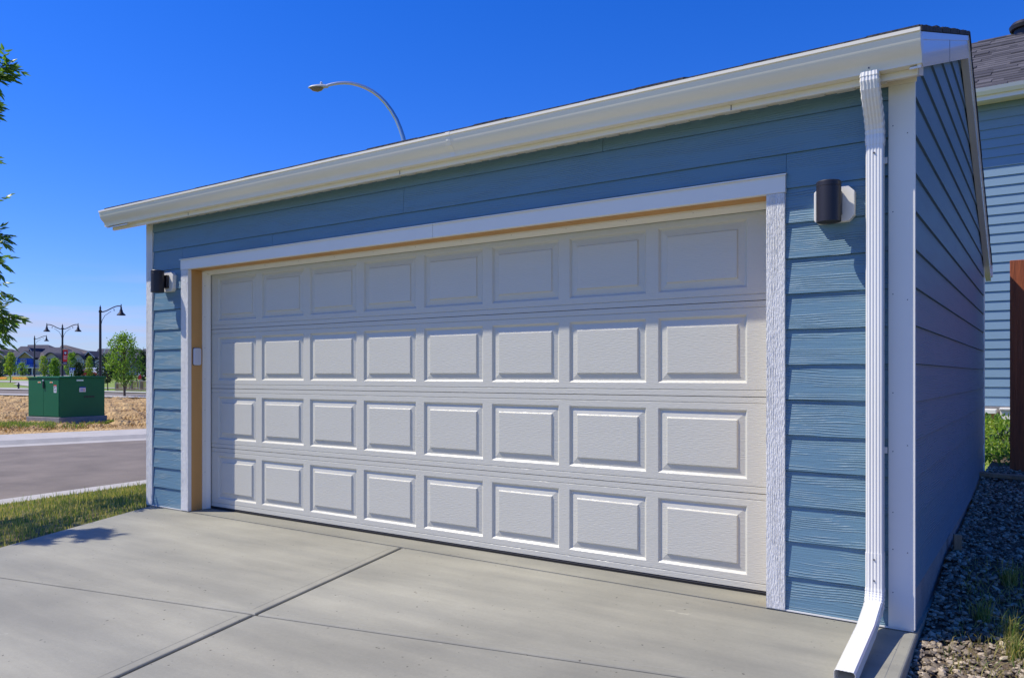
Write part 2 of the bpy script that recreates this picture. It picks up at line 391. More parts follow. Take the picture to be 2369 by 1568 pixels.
# joint filler seen as a dark line in the grooves
mb = MB(); mb.add([(-1.3, -.02, ZS - .035), (gedge(YB), YB, ZS - .035), (4.9, YB, ZS - .035), (4.9, -.02, ZS - .035)], [(0, 1, 2, 3)])
structure(mb.build('driveway_base', M_rubber))

# lawn between kerb and drive
kl = line_pts(0, 1158, 337, 1112, [-700, -500, -350, -200, -100, 0, 60, 120, 180, 240, 300, 337, 380, 430, 500, 600, 700, 800], ZR)
def lawn_z(x, y):
    t = min(1, max(0, (x + 3.6) / (1.9)))
    return -.155 + .19 * t
KX = near
def kerb_x(y):
    for a, b in zip(near[:-1], near[1:]):
        if (a.y - y) * (b.y - y) <= 0: return a.x + (b.x - a.x) * (y - a.y) / (b.y - a.y)
    return near[-1].x if y > near[-1].y else near[0].x
def lawn_edge(y): return gedge(y) if y < 0 else -1.50
def lawnp(s, t):
    y = -6.5 + 15 * t; x0 = kerb_x(y) + .90; x1 = lawn_edge(y) + .02
    x = x0 + (x1 - x0) * s; tt = s
    z = -.155 + (.035 + .155) * min(1, tt * 1.15) + random.uniform(-.008, .008) * (0 < s < 1)
    return (x, y, z)
sheet('lawn', lawnp, 40, 90, M_lawn)
def blades(mb, n, pick, h0, h1, w, straw=.35, lean=.45):
    for _ in range(n):
        x, y, z = pick(); h = random.uniform(h0, h1); a = random.uniform(0, 6.283); b = random.uniform(0, 6.283)
        dx, dy = math.cos(a) * w, math.sin(a) * w; lx, ly = math.cos(b) * h * lean * random.random(), math.sin(b) * h * lean * random.random()
        q = random.random(); var = random.uniform(.6, 1) if q < straw else random.uniform(0, .35)
        mb.add([(x - dx, y - dy, z - .01), (x + dx, y + dy, z - .01), (x + dx * .7 + lx * .4, y + dy * .7 + ly * .4, z + h * .55), (x - dx * .7 + lx * .4, y - dy * .7 + ly * .4, z + h * .55),
                (x + lx, y + ly, z + h * .95)], [(0, 1, 2, 3), (3, 2, 4)], var)
def pick_lawn():
    t = random.random() ** .8; y = -2.6 + 6.0 * t
    s = random.random(); x0 = kerb_x(y) + .98; x1 = lawn_edge(y) - .01; x = x0 + (x1 - x0) * s
    return x, y, -.155 + .19 * min(1, s * 1.15)
mb = MB(); blades(mb, 30000, pick_lawn, .018, .055, .0035, .55)
blades(mb, 1500, pick_lawn, .06, .12, .0035, .35)
tag(mb.build('grass', M_blade, attr=True), 'rough green and straw coloured lawn grass between the drive and the kerb', 'grass', kind='stuff')

# ------------------------------------------------------------------ gravel side yard
GP = [(-8, -.14), (-3, -.11), (-.8, -.04), (.2, .03), (.8, .11), (1.3, .17), (2.5, .21), (4.2, .33), (5, .34), (13, .30), (60, .35)]
def yz(y):
    for (a, za), (b, zb) in zip(GP[:-1], GP[1:]):
        if a <= y <= b: return za + (zb - za) * (y - a) / (b - a)
    return .6
def yard(s, t):
    x = XR + 14 * s ** 1.5; y = -7.9 + 11.9 * (t / .75) if t < .75 else 4.0 + 21 * (t - .75) / .25
    return (x, y, yz(y) - .012 + random.uniform(-.006, .006))
structure(sheet('side_yard', yard, 30, 120, M_gravelbed))
def ico():
    t = (1 + 5 ** .5) / 2
    v = [(-1, t, 0), (1, t, 0), (-1, -t, 0), (1, -t, 0), (0, -1, t), (0, 1, t), (0, -1, -t), (0, 1, -t), (t, 0, -1), (t, 0, 1), (-t, 0, -1), (-t, 0, 1)]
    f = [(0, 11, 5), (0, 5, 1), (0, 1, 7), (0, 7, 10), (0, 10, 11), (1, 5, 9), (5, 11, 4), (11, 10, 2), (10, 7, 6), (7, 1, 8), (3, 9, 4), (3, 4, 2), (3, 2, 6), (3, 6, 8), (3, 8, 9), (4, 9, 5), (2, 4, 11), (6, 2, 10), (8, 6, 7), (9, 8, 1)]
    return [Vector(p).normalized() for p in v], f
IV, IF = ico()
mb = MB()
for _ in range(13000):
    y = -1.6 + 6.8 * random.random() ** 1.25; x = XR + .01 + random.random() ** 1.4 * 1.25
    s = random.choice((.005, .007, .009, .012, .017)) * random.uniform(.8, 1.2); a = random.uniform(0, 6.28); ca, sa = math.cos(a), math.sin(a)
    sx, sy, szz = s * random.uniform(.9, 1.5), s * random.uniform(.7, 1.1), s * random.uniform(.4, .75); tx = random.uniform(-.5, .5)
    vs = []
    for p in IV:
        q = p * random.uniform(.82, 1.12); X, Y, Z = q.x * sx, q.y * sy, q.z * szz + q.x * sx * tx
        vs.append((x + X * ca - Y * sa, y + X * sa + Y * ca, yz(y) + Z + s * .1))
    mb.add(vs, IF, random.random() ** 2.2)
tag(mb.build('gravel', M_stone, attr=True), 'loose grey gravel stones along the right side of the garage', 'gravel', kind='stuff')

# ------------------------------------------------------------------ the garage
G = thing('garage', (1.7, 0, ZS), 'blue lap sided garage with a white sectional door and white eaves gutter', 'garage')
XL, XC = -1.494, 4.945; TF = -.020
DL, DR, DT = -.829, 4.262, 2.212            # opening
PIT = .181
def sy(z, k, f=0.0):                        # front of course k at height z: laps out at its foot
    zb = ZS + PIT * k; return -.0125 + .0110 * (z - zb) / PIT
def course_front(mb, k, x0, x1, za=None, zb=None):
    z0 = max(ZS + PIT * k, za if za else -9); z1 = min(ZS + PIT * (k + 1) - .0015, zb if zb else 99)
    if z1 - z0 < .004: return
    y0, y1 = sy(z0, k), sy(z1, k)
    mb.add([(x0, y0, z0), (x1, y0, z0), (x1, y1, z1), (x0, y1, z1), (x0, .01, z0), (x1, .01, z0), (x1, .01, z1), (x0, .01, z1)],
           [(0, 1, 2, 3), (4, 7, 6, 5), (0, 4, 5, 1), (3, 2, 6, 7), (0, 3, 7, 4), (1, 5, 6, 2)])
mb_l = MB(); mb_r = MB(); mb_top = MB(); mb = mb_top; HT = 2.3075
breaks = {12: [.30], 13: [1.72], 14: [3.3]}
for k in range(15):
    zt = 2.70
    for (x0, x1) in ((-1.396, -.93), (4.355, 4.841)):
        if k < 12: course_front(mb_l if x0 < 0 else mb_r, k, x0, x1, zb=zt)
    if k >= 12:
        mb = mb_top
        for (x0, x1) in ((-1.396, -.9385), (4.3605, 4.841)):
            if k == 12: course_front(mb, k, x0, x1)
        if k == 12:
            xs = [-.938, .30, 4.36]
            for a, b in zip(xs[:-1], xs[1:]): course_front(mb, k, a + .0012, b - .0012, za=HT + .012)
        else:
            xs = [-1.396] + breaks[k] + [4.841]
            for a, b in zip(xs[:-1], xs[1:]): course_front(mb, k, a + .0012, b - .0012, zb=zt)
mb_l.build('wall', M_siding, G); mb_r.build('wall', M_siding, G); mb_top.build('wall', M_siding_smooth, G)
# structural walls behind the siding
def ridge_z(y): return 2.80 + (3.68 - 2.80) * (y + .2) / 2.53 if y < 2.33 else 3.68 + (2.36 - 3.68) * (y - 2.33) / 2.72
mb = MB()
mb.box(-1.48, DL - .012, .0105, .30, ZS, 2.70); mb.box(DR + .012, 4.93, .0105, .30, ZS, 2.70); mb.box(DL - .012, DR + .012, .0105, .30, DT + .02, 2.70)
mb.box(-1.48, -1.38, .30, 4.78, ZS, 2.70); mb.box(4.83, 4.93, .30, 4.78, ZS, 2.35); mb.box(-1.38, 4.83, 4.68, 4.78, ZS, 2.35)
mb.build('wall', M_dark, G)
# side wall: courses along y clipped by the roof line
def ycross(z):
    return max(0.0, -.2 + (z - 2.79) * 2.53 / .88), min(4.80, 2.33 + (3.67 - z) * 2.72 / 1.32)
mb = MB(); k = 1
for k in range(1, 20):
    z0 = max(ZS + PIT * k, .262); z1 = ZS + PIT * (k + 1) - .0015
    if z1 > 3.62: z1 = 3.62
    if z1 <= z0: break
    a0, b0 = ycross(z0) if z0 > 2.30 else (0.0, 4.80); a1, b1 = ycross(z1) if z1 > 2.30 else (0.0, 4.80)
    if b1 - a1 < .05: break
    side_wall = mb
    x0, x1 = XC + .0125, XC + .001; xb = XC - .012
    mb.add([(x0, a0, z0), (x0, b0, z0), (x1, b1, z1), (x1, a1, z1), (xb, a0, z0), (xb, b0, z0), (xb, b1, z1), (xb, a1, z1)],
           [(0, 1, 2, 3), (4, 7, 6, 5), (0, 4, 5, 1), (3, 2, 6, 7), (0, 3, 7, 4), (1, 5, 6, 2)])
mb.build('wall', M_siding_smooth, G)
for x in (-1.49, 4.90):
    mb = MB()
    mb.prism([(x, .02, 2.30), (x, 4.78, 2.30), (x, 4.78, 2.47), (x, 2.33, 3.64), (x, .02, 2.82)], (.02, 0, 0))
    mb.build('gable', M_siding, G)
mb = MB(); mb.box(4.90, XC + .004, .0, 4.80, -.35, .258); mb.build('foundation', M_found, G)
# corner boards
mb = MB(); mb.box(XL, -1.397, TF, .02, ZS + .008, 2.675); mb.build('corner_board', M_roughwhite, G, bevel=.002)
mb = MB(); mb.box(4.842, XC + .013, TF, -.0005, ZS + .008, 2.675); mb.build('corner_board', M_white, G, bevel=.002)
mb = MB(); mb.box(XC - .02, XC + .014, 4.803, 4.90, .262, 2.40); mb.build('corner_board', M_white, G, bevel=.002)
# nail heads on the right corner board
for i, z in enumerate((2.45, 2.05, 1.66, 1.2, .92, .62, .42, .25)):
    for x in ((4.862,) if i % 2 else (4.925, 4.862)):
        zz = z + random.uniform(-.03, .03); mb = MB(); mb.box(x - .0022, x + .0022, TF - .0012, TF + .001, zz - .0022, zz + .0022); mb.build('nail', M_screw, G)
# starter strip
mb = MB(); mb.box(-1.49, -.83, -.016, .0, ZS + .001, ZS + .0075); mb.build('starter_strip', M_alu, G); mb = MB(); mb.box(4.26, 4.95, -.018, .0, ZS + .001, ZS + .0075); mb.build('starter_strip', M_alu, G)
# door trim
TR = -.026
mb = MB(); mb.box(-.935, DL, TF - .003, .012, ZS + .004, 2.2135); mb.build('door_trim', M_roughwhite, G, bevel=.0015)
mb = MB(); mb.box(DR, 4.357, TF - .003, .012, ZS + .004, 2.2135); mb.build('door_trim', M_roughwhite, G, bevel=.0015)
mb = MB(); mb.box(-.938, 1.999, TR, .012, 2.2145, HT); mb.box(2.001, 4.360, TR, .012, 2.2145, HT); mb.build('door_trim', M_white, G, bevel=.0015)
mb = MB(); mb.prism([(-.944, -.036, HT + .001), (-.944, -.036, HT - .006), (-.944, -.034, HT - .006), (-.944, -.034, HT + .0), (-.944, -.003, HT + .003), (-.944, -.003, HT + .009)], (5.310, 0, 0)); mb.build('drip_cap', M_alu, G)
# jamb lining
mb = MB(); mb.box(DL - .010, DL, .0125, .199, ZS + .003, DT - .001); mb.build('jamb', M_ply, G)
mb = MB(); mb.box(DR, DR + .010, .0125, .199, ZS + .003, DT - .001); mb.build('jamb', M_ply, G)
mb = MB(); mb.box(DL - .01, 1.2, .0125, .199, DT, DT + .012); mb.box(1.203, 3.05, .0125, .199, DT, DT + .012); mb.box(3.053, DR + .01, .0125, .199, DT, DT + .012); mb.build('jamb', M_ply, G)
# stop moulding with its weather seal
for (xa, xb) in ((DL + .0005, DL + .011), (DR - .011, DR - .0005)):
    mb = MB(); mb.box(xa, xb, .118, .178, ZS + .003, DT - .012)
    sx = xb if xa < 0 else xa; q = 1 if xa < 0 else -1
    mb.prism([(sx, .150, ZS + .003), (sx + q * .014, .190, ZS + .003), (sx + q * .011, .192, ZS + .003), (sx, .160, ZS + .003)], (0, 0, DT - ZS - .03))
    mb.build('stop_moulding', M_white, G)
mb = MB(); mb.box(DL + .0005, DR - .0005, .118, .178, DT - .011, DT - .0005); mb.prism([(DL + .012, .150, DT - .011), (DL + .012, .190, DT - .030), (DL + .012, .192, DT - .026), (DL + .012, .160, DT - .011)], (DR - DL - .024, 0, 0)); mb.build('stop_moulding', M_white, G)
for z in [.4 + .28 * i for i in range(7)]: mb = MB(); mb.box(DL + .0108, DL + .0122, .138, .142, z - .002, z + .002); mb.build('nail', M_screw, G)
for x in [-.4 + .42 * i for i in range(11)]: mb = MB(); mb.box(x - .002, x + .002, .138, .142, DT - .0125, DT - .0108); mb.build('nail', M_screw, G)

# sectional door
D = MB(); DY = .200
door = bpy.data.objects.new('garage_door', None); sc.collection.objects.link(door); door.parent = G; door.location = (0, DY, 0)
door['label'] = 'white four section raised panel door'
pw, pitch = .537, .6096; cols = [3.825 - pitch * (7 - i) for i in range(8)]
Z0, SH = .087, .5334
def panel_rings(mb, x0, x1, z0, z1):
    prof = [(0, 0), (.003, .0005), (.006, .003), (.015, .013), (.019, .0135), (.0540, .0075), (.0555, .0065), (.0600, -.0005), (.0625, -.001)]
    rings = [[(x0 + i, DY + d, z0 + i), (x1 - i, DY + d, z0 + i), (x1 - i, DY + d, z1 - i), (x0 + i, DY + d, z1 - i)] for i, d in prof]
    vs = [p for r_ in rings for p in r_]; fs = []
    for r_ in range(len(rings) - 1):
        for q in range(4): fs.append((r_ * 4 + q, r_ * 4 + (q + 1) % 4, (r_ + 1) * 4 + (q + 1) % 4, (r_ + 1) * 4 + q))
    n = (len(rings) - 1) * 4; fs.append((n, n + 1, n + 2, n + 3)); mb.add(vs, fs)
for s in range(4):
    z0 = Z0 + SH * s + .002; z1 = Z0 + SH * (s + 1) - .002
    pz0, pz1 = Z0 + SH * s + .074, Z0 + SH * (s + 1) - .072
    mb = MB()
    xe0, xe1 = DL - .02, DR + .02
    # rows: (za, zb, kind)
    rib0 = (Z0 + SH * s + .033, Z0 + SH * s + .040) if True else None; rib1 = (Z0 + SH * (s + 1) - .040, Z0 + SH * (s + 1) - .033)
    rows_ = [(z0, rib0[0], 'flat'), (rib0[0], rib0[1], 'groove'), (rib0[1], pz0, 'flat'), (pz0, pz1, 'panels'), (pz1, rib1[0], 'flat')]
    rows_ += [(rib1[0], rib1[1], 'groove'), (rib1[1], z1, 'flat')]
    for za, zb, kind in rows_:
        if kind == 'flat': mb.add([(xe0, DY, za), (xe1, DY, za), (xe1, DY, zb), (xe0, DY, zb)], [(0, 1, 2, 3)])
        elif kind == 'groove':
            zm = (za + zb) / 2
            mb.add([(xe0, DY, za), (xe1, DY, za), (xe1, DY + .0045, zm), (xe0, DY + .0045, zm), (xe1, DY, zb), (xe0, DY, zb)], [(0, 1, 2, 3), (3, 2, 4, 5)])
        else:
            x = xe0
            for c in cols:
                mb.add([(x, DY, za), (c - pw / 2, DY, za), (c - pw / 2, DY, zb), (x, DY, zb)], [(0, 1, 2, 3)])
                panel_rings(mb, c - pw / 2, c + pw / 2, za, zb); x = c + pw / 2
            mb.add([(x, DY, za), (xe1, DY, za), (xe1, DY, zb), (x, DY, zb)], [(0, 1, 2, 3)])
    # edges top and bottom turn back
    for z in (z0, z1): mb.add([(xe0, DY, z), (xe1, DY, z), (xe1, DY + .045, z), (xe0, DY + .045, z)], [(0, 1, 2, 3)])
    mb.add([(xe0, DY + .045, z0), (xe1, DY + .045, z0), (xe1, DY + .045, z1), (xe0, DY + .045, z1)], [(0, 3, 2, 1)])
    mb.build('door_section', M_door, door)
mb = MB(); mb.box(DL, DR, DY + .004, DY + .04, ZS + .002, Z0 + .001); mb.tube([(DL, DY + .012, ZS + .014), (DR, DY + .012, ZS + .014)], .011, 8); mb.build('bottom_seal', M_rubber, door)

# eaves: gutter, fascia, soffit
GX0, GX1 = -1.868, 5.007
prof = [(-.270, 2.812), (-.270, 2.797), (-.262, 2.793), (-.258, 2.765), (-.247, 2.735), (-.225, 2.715), (-.213, 2.70), (-.210, 2.672), (-.165, 2.670), (-.158, 2.672), (-.158, 2.79), (-.163, 2.79), (-.163, 2.68), (-.204, 2.682), (-.206, 2.705), (-.220, 2.722), (-.241, 2.742), (-.252, 2.768), (-.256, 2.80), (-.262, 2.806), (-.262, 2.812)]
mb = MB(); mb.prism([(GX0, y, z) for y, z in prof], (GX1 - GX0, 0, 0))
for x in (GX0 - .0015, GX1 - .0005):
    mb.prism([(x, y, z) for y, z in prof[:11]], (.002, 0, 0))
gut = mb.build('gutter', M_cream, G, smooth=True)
mb = MB(); mb.box(-1.83, 4.985, -.157, -.135, 2.640, 2.80); mb.build('fascia', M_cream, G, bevel=.002)
mb = MB()
mb.add([(-1.83, -.134, 2.648), (4.985, -.134, 2.648), (4.985, -.0, 2.690), (-1.83, -.0, 2.690), (-1.83, -.134, 2.655), (4.985, -.134, 2.655), (4.985, -.0, 2.70), (-1.83, -.0, 2.70)],
       [(0, 3, 2, 1), (4, 5, 6, 7), (0, 1, 5, 4), (3, 7, 6, 2)])
for i in range(44):                          # vent louvres pressed in the soffit
    x = -1.35 + i * .142
    mb.prism([(x, -.085, 2.6628), (x, -.020, 2.6835), (x, -.030, 2.6660)], (.085, 0, 0))
sof = mb.build('soffit', M_cream, G)
for x in (-.62, 1.82, 4.12): mb = MB(); mb.box(x, x + .004, -.159, -.1575, 2.642, 2.668); mb.build('seam', M_screw, G)
mb = MB(); mb.prism([(2.31, y - .0015, z - .0005) for y, z in prof[:8]] + [(2.31, y + .004, z + .004) for y, z in prof[7::-1]], (.035, 0, 0)); mb.build('gutter_joint', M_cream, gut)
mb = MB(); mb.box(XL, 4.945, -.021, -.002, 2.6765, 2.6895); mb.build('frieze_moulding', M_cream, G)
# rake boards on the right gable
def rake(mb, x0, x1, top, h, ov=0):
    a = [(-.200, 2.815), (2.33, 3.70), (5.05, 2.375)]
    for (y0, z0), (y1, z1) in zip(a[:-1], a[1:]):
        mb.prism([(x0, y0, z0 + top), (x0, y1, z1 + top), (x0, y1, z1 + top - h), (x0, y0, z0 + top - h)], (x1 - x0, 0, 0))
mb = MB(); rake(mb, 4.988, 5.003, .0, .16); mb.build('rake_board', M_alu, G)
for y in (1.05, 3.3): mb = MB(); z = ridge_z(y) + .015; mb.prism([(5.0031, y, z - .02), (5.0031, y + .006, z - .018), (5.0031, y + .006, z - .158), (5.0031, y, z - .16)], (.001, 0, 0)); mb.build('seam', M_screw, G)
mb = MB(); rake(mb, 5.003, 5.008, .0, .035); mb.build('drip_edge', M_alu, G)
mb = MB(); rake(mb, -1.845, -1.830, .0, .16); mb.build('rake_board', M_alu, G)
mb = MB(); rake(mb, 4.957, 4.9875, -.150, .01); mb.build('soffit', M_alu, G); mb = MB(); rake(mb, -1.8295, -1.50, -.150, .01); mb.build('soffit', M_alu, G)
mb = MB(); mb.prism([(5.004, -.20, 2.735), (5.004, .15, 2.857), (5.004, .15, 2.80), (5.004, -.20, 2.66)], (.0015, 0, 0)); mb.build('flashing', M_alu, G)
# boxed end where gutter, fascia and gable meet
mb = MB(); mb.prism([(4.957, -.134, 2.645), (4.957, .02, 2.69), (4.957, .02, 2.80), (4.957, -.134, 2.75)], (.03, 0, 0)); mb.box(4.80, 4.965, -.028, -.0215, 2.655, 2.685); mb.build('eave_return', M_cream, G)
# shingles: deck with a ragged course edge on the rake
mb = MB()
def roof_plane(mb, y0, z0, y1, z1, n):
    for i in range(n):
        ya, yb = y0 + (y1 - y0) * i / n, y0 + (y1 - y0) * (i + 1) / n; za, zb = z0 + (z1 - z0) * i / n, z0 + (z1 - z0) * (i + 1) / n
        x = GX0 - .02 + random.uniform(0, .1)
        while x < 5.022:
            x2 = min(x + random.uniform(.16, .34), 5.012 + random.uniform(0, .004)); th = random.uniform(.022, .029)
            lo = .0 + th; lip = .004
            mb.add([(x, ya, za + lo + lip), (x2, ya, za + lo + lip), (x2, yb, zb + th), (x, yb, zb + th), (x, ya, za), (x2, ya, za), (x2, yb, zb), (x, yb, zb)],
                   [(0, 1, 2, 3), (0, 4, 5, 1), (1, 5, 6, 2), (0, 3, 7, 4), (3, 2, 6, 7), (4, 7, 6, 5)])
            x = x2 + .003
            if x2 > 5.005: break
roof_plane(mb, -.245, 2.802, 2.33, 3.705, 19); roof_plane(mb, 5.09, 2.362, 2.335, 3.705, 20)
mb.prism([(-1.86, -.20, 2.79), (-1.86, 2.33, 3.69), (-1.86, 5.05, 2.365), (-1.86, 5.05, 2.345), (-1.86, 2.33, 3.665), (-1.86, -.20, 2.77)], (6.845, 0, 0))
x = GX0
while x < 5.0:
    x2 = min(x + .3, 5.014); mb.prism([(x, 2.18, 3.675), (x, 2.33, 3.735), (x, 2.48, 3.655), (x, 2.48, 3.64), (x, 2.33, 3.72), (x, 2.18, 3.66)], (x2 - x - .003, 0, 0)); x = x2
mb.build('roof', M_shingle, G)
# back gutter end
mb = MB(); mb.box(-1.85, 5.015, 5.055, 5.17, 2.26, 2.375); mb.build('gutter', M_alu, G, bevel=.01)

# downspout
dx = 4.792
w, d_ = .038, .029
def dprof(w, d_, rib=.0022):
    pts = []; nx = 4
    front_ = []
    for i in range(nx * 2 + 1):
        front_.append((-w * .72 + 2 * w * .72 * i / (nx * 2), d_ + (rib if i % 2 else -rib * .2)))
    return [(-w, -d_ + .006), (-w, d_ - .008), (-w * .85, d_)] + front_ + [(w * .85, d_), (w, d_ - .008), (w, -d_ + .006), (w - .006, -d_), (-w + .006, -d_)]
mb = MB()
def dsweep(mb, path, w=.038, d_=.029, crimp=None):
    pr = dprof(w, d_); k = len(pr); n = len(path); vs = []
    for i, (y, z) in enumerate(path):
        a = path[max(i - 1, 0)]; b = path[min(i + 1, n - 1)]; t = Vector((0, b[0] - a[0], b[1] - a[1])).normalized()
        fr = Vector((0, t.z, -t.y))         # outward (towards -y when t points down)
        if fr.y > 0 and abs(t.z) > .3: fr = -fr
        if abs(t.z) <= .3 and fr.z < 0: fr = -fr
        sc_ = 1 + (crimp if crimp and i % 2 else 0)
        for px, pf in pr: vs.append((dx + px * sc_, y + fr.y * pf * sc_, z + fr.z * pf * sc_))
    fs = [(i * k + j, i * k + (j + 1) % k, (i + 1) * k + (j + 1) % k, (i + 1) * k + j) for i in range(n - 1) for j in range(k)]
    fs += [tuple(range(k))[::-1], tuple(range((n - 1) * k, n * k))]
    mb.add(vs, fs)
dsweep(mb, [(-.068, 2.40), (-.068, .235)])
ds_o = mb.build('downspout', M_alu, G)
mb = MB(); path = [(-.196, 2.675), (-.197, 2.655)]
for i in range(17):
    t = i / 16; a = t * math.pi
    path.append((-.197 + .129 * (1 - math.cos(a)) / 2, 2.655 - .235 * t))
path += [(-.068, 2.40), (-.068, 2.37)]
dsweep(mb, path, .0395, .0305, .055); mb.build('elbow', M_alu, ds_o, smooth=False)
mb = MB(); dsweep(mb, [(-.068, .43), (-.068, .26)], .0395, .0305); mb.build('sleeve', M_alu, ds_o)
mb = MB(); path = [(-.068, .262)] + [(-.068 - .045 * (1 - math.cos(t / 10 * 1.25)), .255 - .075 * (t / 10)) for t in range(1, 11)]
path += [(-.126, .168)]
dsweep(mb, path, .040, .031, .04); mb.build('elbow', M_alu, ds_o)
mb = MB()
PE = [(-.111, .178), (-.38, .140), (-.90, .098)]
pr = dprof(.038, .029, .001)
def ext_tube(mb, pts):
    k = len(pr); vs = []; n = len(pts)
    for i, (y, z) in enumerate(pts):
        a = pts[max(i - 1, 0)]; b = pts[min(i + 1, n - 1)]; t = Vector((0, b[0] - a[0], b[1] - a[1])).normalized(); up = Vector((0, t.z, -t.y))
        if up.z < 0: up = -up
        for px, pf in pr: vs.append((dx + .015 * i + px, y + up.y * pf, z + up.z * pf))
    mb.add(vs, [(i * k + j, i * k + (j + 1) % k, (i + 1) * k + (j + 1) % k, (i + 1) * k + j) for i in range(n - 1) for j in range(k)])
ext_tube(mb, PE); o = mb.build('outlet_pipe', M_alu, ds_o)
sol = o.modifiers.new('solid', 'SOLIDIFY'); sol.thickness = .0015
for z, y in ((2.69, -.23), (2.33, -.1005), (.40, -.1015), (.30, -.1015)): mb = MB(); mb.box(dx - .003, dx + .003, y - .003, y + .004, z - .003, z + .003); mb.build('screw', M_screw, ds_o)
mb = MB(); mb.box(dx - .046, dx + .046, -.0215, -.012, 2.29, 2.32); mb.build('bracket', M_alu, ds_o); mb = MB(); mb.box(dx - .046, dx + .046, -.0215, -.012, .9, .93); mb.build('bracket', M_alu, ds_o)

# wall lamps on mounting blocks
def wall_lamp(x, z, label):
    t = thing('wall_lamp', (x, -.012, z), label, 'wall lamp', 'cylinder lamps beside the garage door')
    b = MB(); ch = .028; W, H = .095, .086
    oct_ = [(-W + ch * .6, -H), (W - ch, -H), (W, -H + ch), (W, H - ch), (W - ch, H), (-W + ch * .6, H), (-W, H - ch * .6), (-W, -H + ch * .6)]
    b.prism([(px, .010, pz) for px, pz in oct_], (0, -.040, 0)); b.build('mounting_block', M_white, t, local=True, bevel=.003)
    b = MB(); b.box(-.032, .040, -.058, -.031, -.055, .060); b.box(-.018, .018, -.085, -.056, -.022, .03); b.build('bracket', M_black, t, local=True, bevel=.003)
    b = MB(); r = .057; pr_ = [(r - .004, -.092), (r - .004, -.098), (r, -.098), (r, .070), (r - .0015, .0715), (r, .073), (r, .094), (r - .003, .098), (.0005, .098)]
    b.lathe(pr_, (-.006, -.115, 0), 40); o_ = b.build('lamp_shade', M_black, t, smooth=True, local=True)
    b = MB(); b.lathe([(.0005, -.07), (r - .005, -.07), (r - .005, -.098)], (-.006, -.115, 0), 40); b.build('reflector', M_dark, t, local=True)
    return t
wall_lamp(4.600, 2.116, 'black cylinder wall lamp beside the white downspout at the right of the door')
wall_lamp(-1.125, 2.116, 'black cylinder wall lamp beside the left corner board of the garage')
kp = thing('door_keypad', (DL + .001, .063, 1.44), 'small white rounded keypad fixed to the bare wooden door jamb', 'keypad')
b = MB(); rr = .018
pts = []
for cy, cz, a0 in ((.037 - rr, .077 - rr, 0), (-.037 + rr, .077 - rr, 90), (-.037 + rr, -.077 + rr, 180), (.037 - rr, -.077 + rr, 270)):
    for k in range(7): a = R(a0 + 15 * k); pts.append((0.0, cy + rr * math.cos(a), cz + rr * math.sin(a)))
b.prism(pts, (.018, 0, 0)); b.build('cover', M_plastic, kp, bevel=.005, local=True)
b = MB(); b.prism([(-.0009, y * 1.12, z * 1.05) for _, y, z in pts], (.004, 0, 0)); b.build('back_plate', M_screw, kp, local=True)

# stake, board and tufts in the side yard
def small_box(name, c, sx, sy_, h, mat, label, cat, rot=0.0, tilt=0.0):
    b = MB(); b.box(-sx, sx, -sy_, sy_, -.05 if h > .06 else 0, h); o = b.build(name, mat, bevel=.003); o.location = c; o.rotation_euler = (tilt, 0, rot); return tag(o, label, cat)
M_wood = material('weathered_wood', (.36, .24, .14), .8, var=.25, vscale=10, stretch=(1, 1, .2), bump=.5, bscale=40)
small_box('wooden_stake', (5.005, 1.50, yz(1.50)), .022, .02, .10, M_wood, 'short weathered wooden stake in the gravel beside the garage wall', 'stake', .2)
bd = MB(); bd.box(-.38, .38, -.06, .06, 0, .035); o = bd.build('wooden_board', M_wood, bevel=.003); o.location = (5.22, 4.25, yz(4.25) + .01); o.rotation_euler = (0, 0, -.25)
tag(o, 'pale wooden board lying flat on the gravel near the back corner', 'board')
def tuft(x, y, n, h, label, name='grass_tuft'):
    b = MB()
    for _ in range(n):
        a = random.uniform(0, 6.28); l = random.uniform(.5, 1) * h; w = .0022; sp = random.uniform(.15, .8)
        bx, by = random.gauss(0, .02), random.gauss(0, .02); d0 = Vector((math.cos(a), math.sin(a), 0)); q = Vector((-d0.y, d0.x, 0)) * w
        p0 = Vector((bx, by, -.01)); p1 = p0 + d0 * l * sp * .35 + Vector((0, 0, l * .6)); p2 = p0 + d0 * l * sp + Vector((0, 0, l * (1 - .35 * sp)))
        b.add([p0 - q, p0 + q, p1 + q * .8, p1 - q * .8, p2], [(0, 1, 2, 3), (3, 2, 4)], random.choice((random.uniform(0, .3), random.uniform(.6, 1))))
    o = b.build(name, M_blade, attr=True); o.location = (x, y, yz(y)); return tag(o, label, 'grass tuft', 'grass tufts in the gravel')
tuft(5.20, .42, 60, .16, 'green and yellow grass tuft at the edge of the sunlit gravel, nearest the garage')
tuft(5.33, .22, 80, .20, 'bushier straw coloured grass tuft beside the frame edge in sunlit gravel')
tuft(5.30, .95, 90, .15, 'dark green grass tuft in the shaded gravel')
tuft(5.36, .02, 110, .15, 'dry golden grass tuft at the very right edge of the sunlit gravel')
mb = MB()
def pick_y():
    y = random.uniform(-.3, 1.3); return 5.50 - .42 * random.random() ** 1.6, y, yz(y)
blades(mb, 900, pick_y, .02, .07, .002, .75, 1.6)
tag(mb.build('weeds', M_blade, attr=True), 'thin dry weeds scattered through the gravel', 'weeds', kind='stuff')

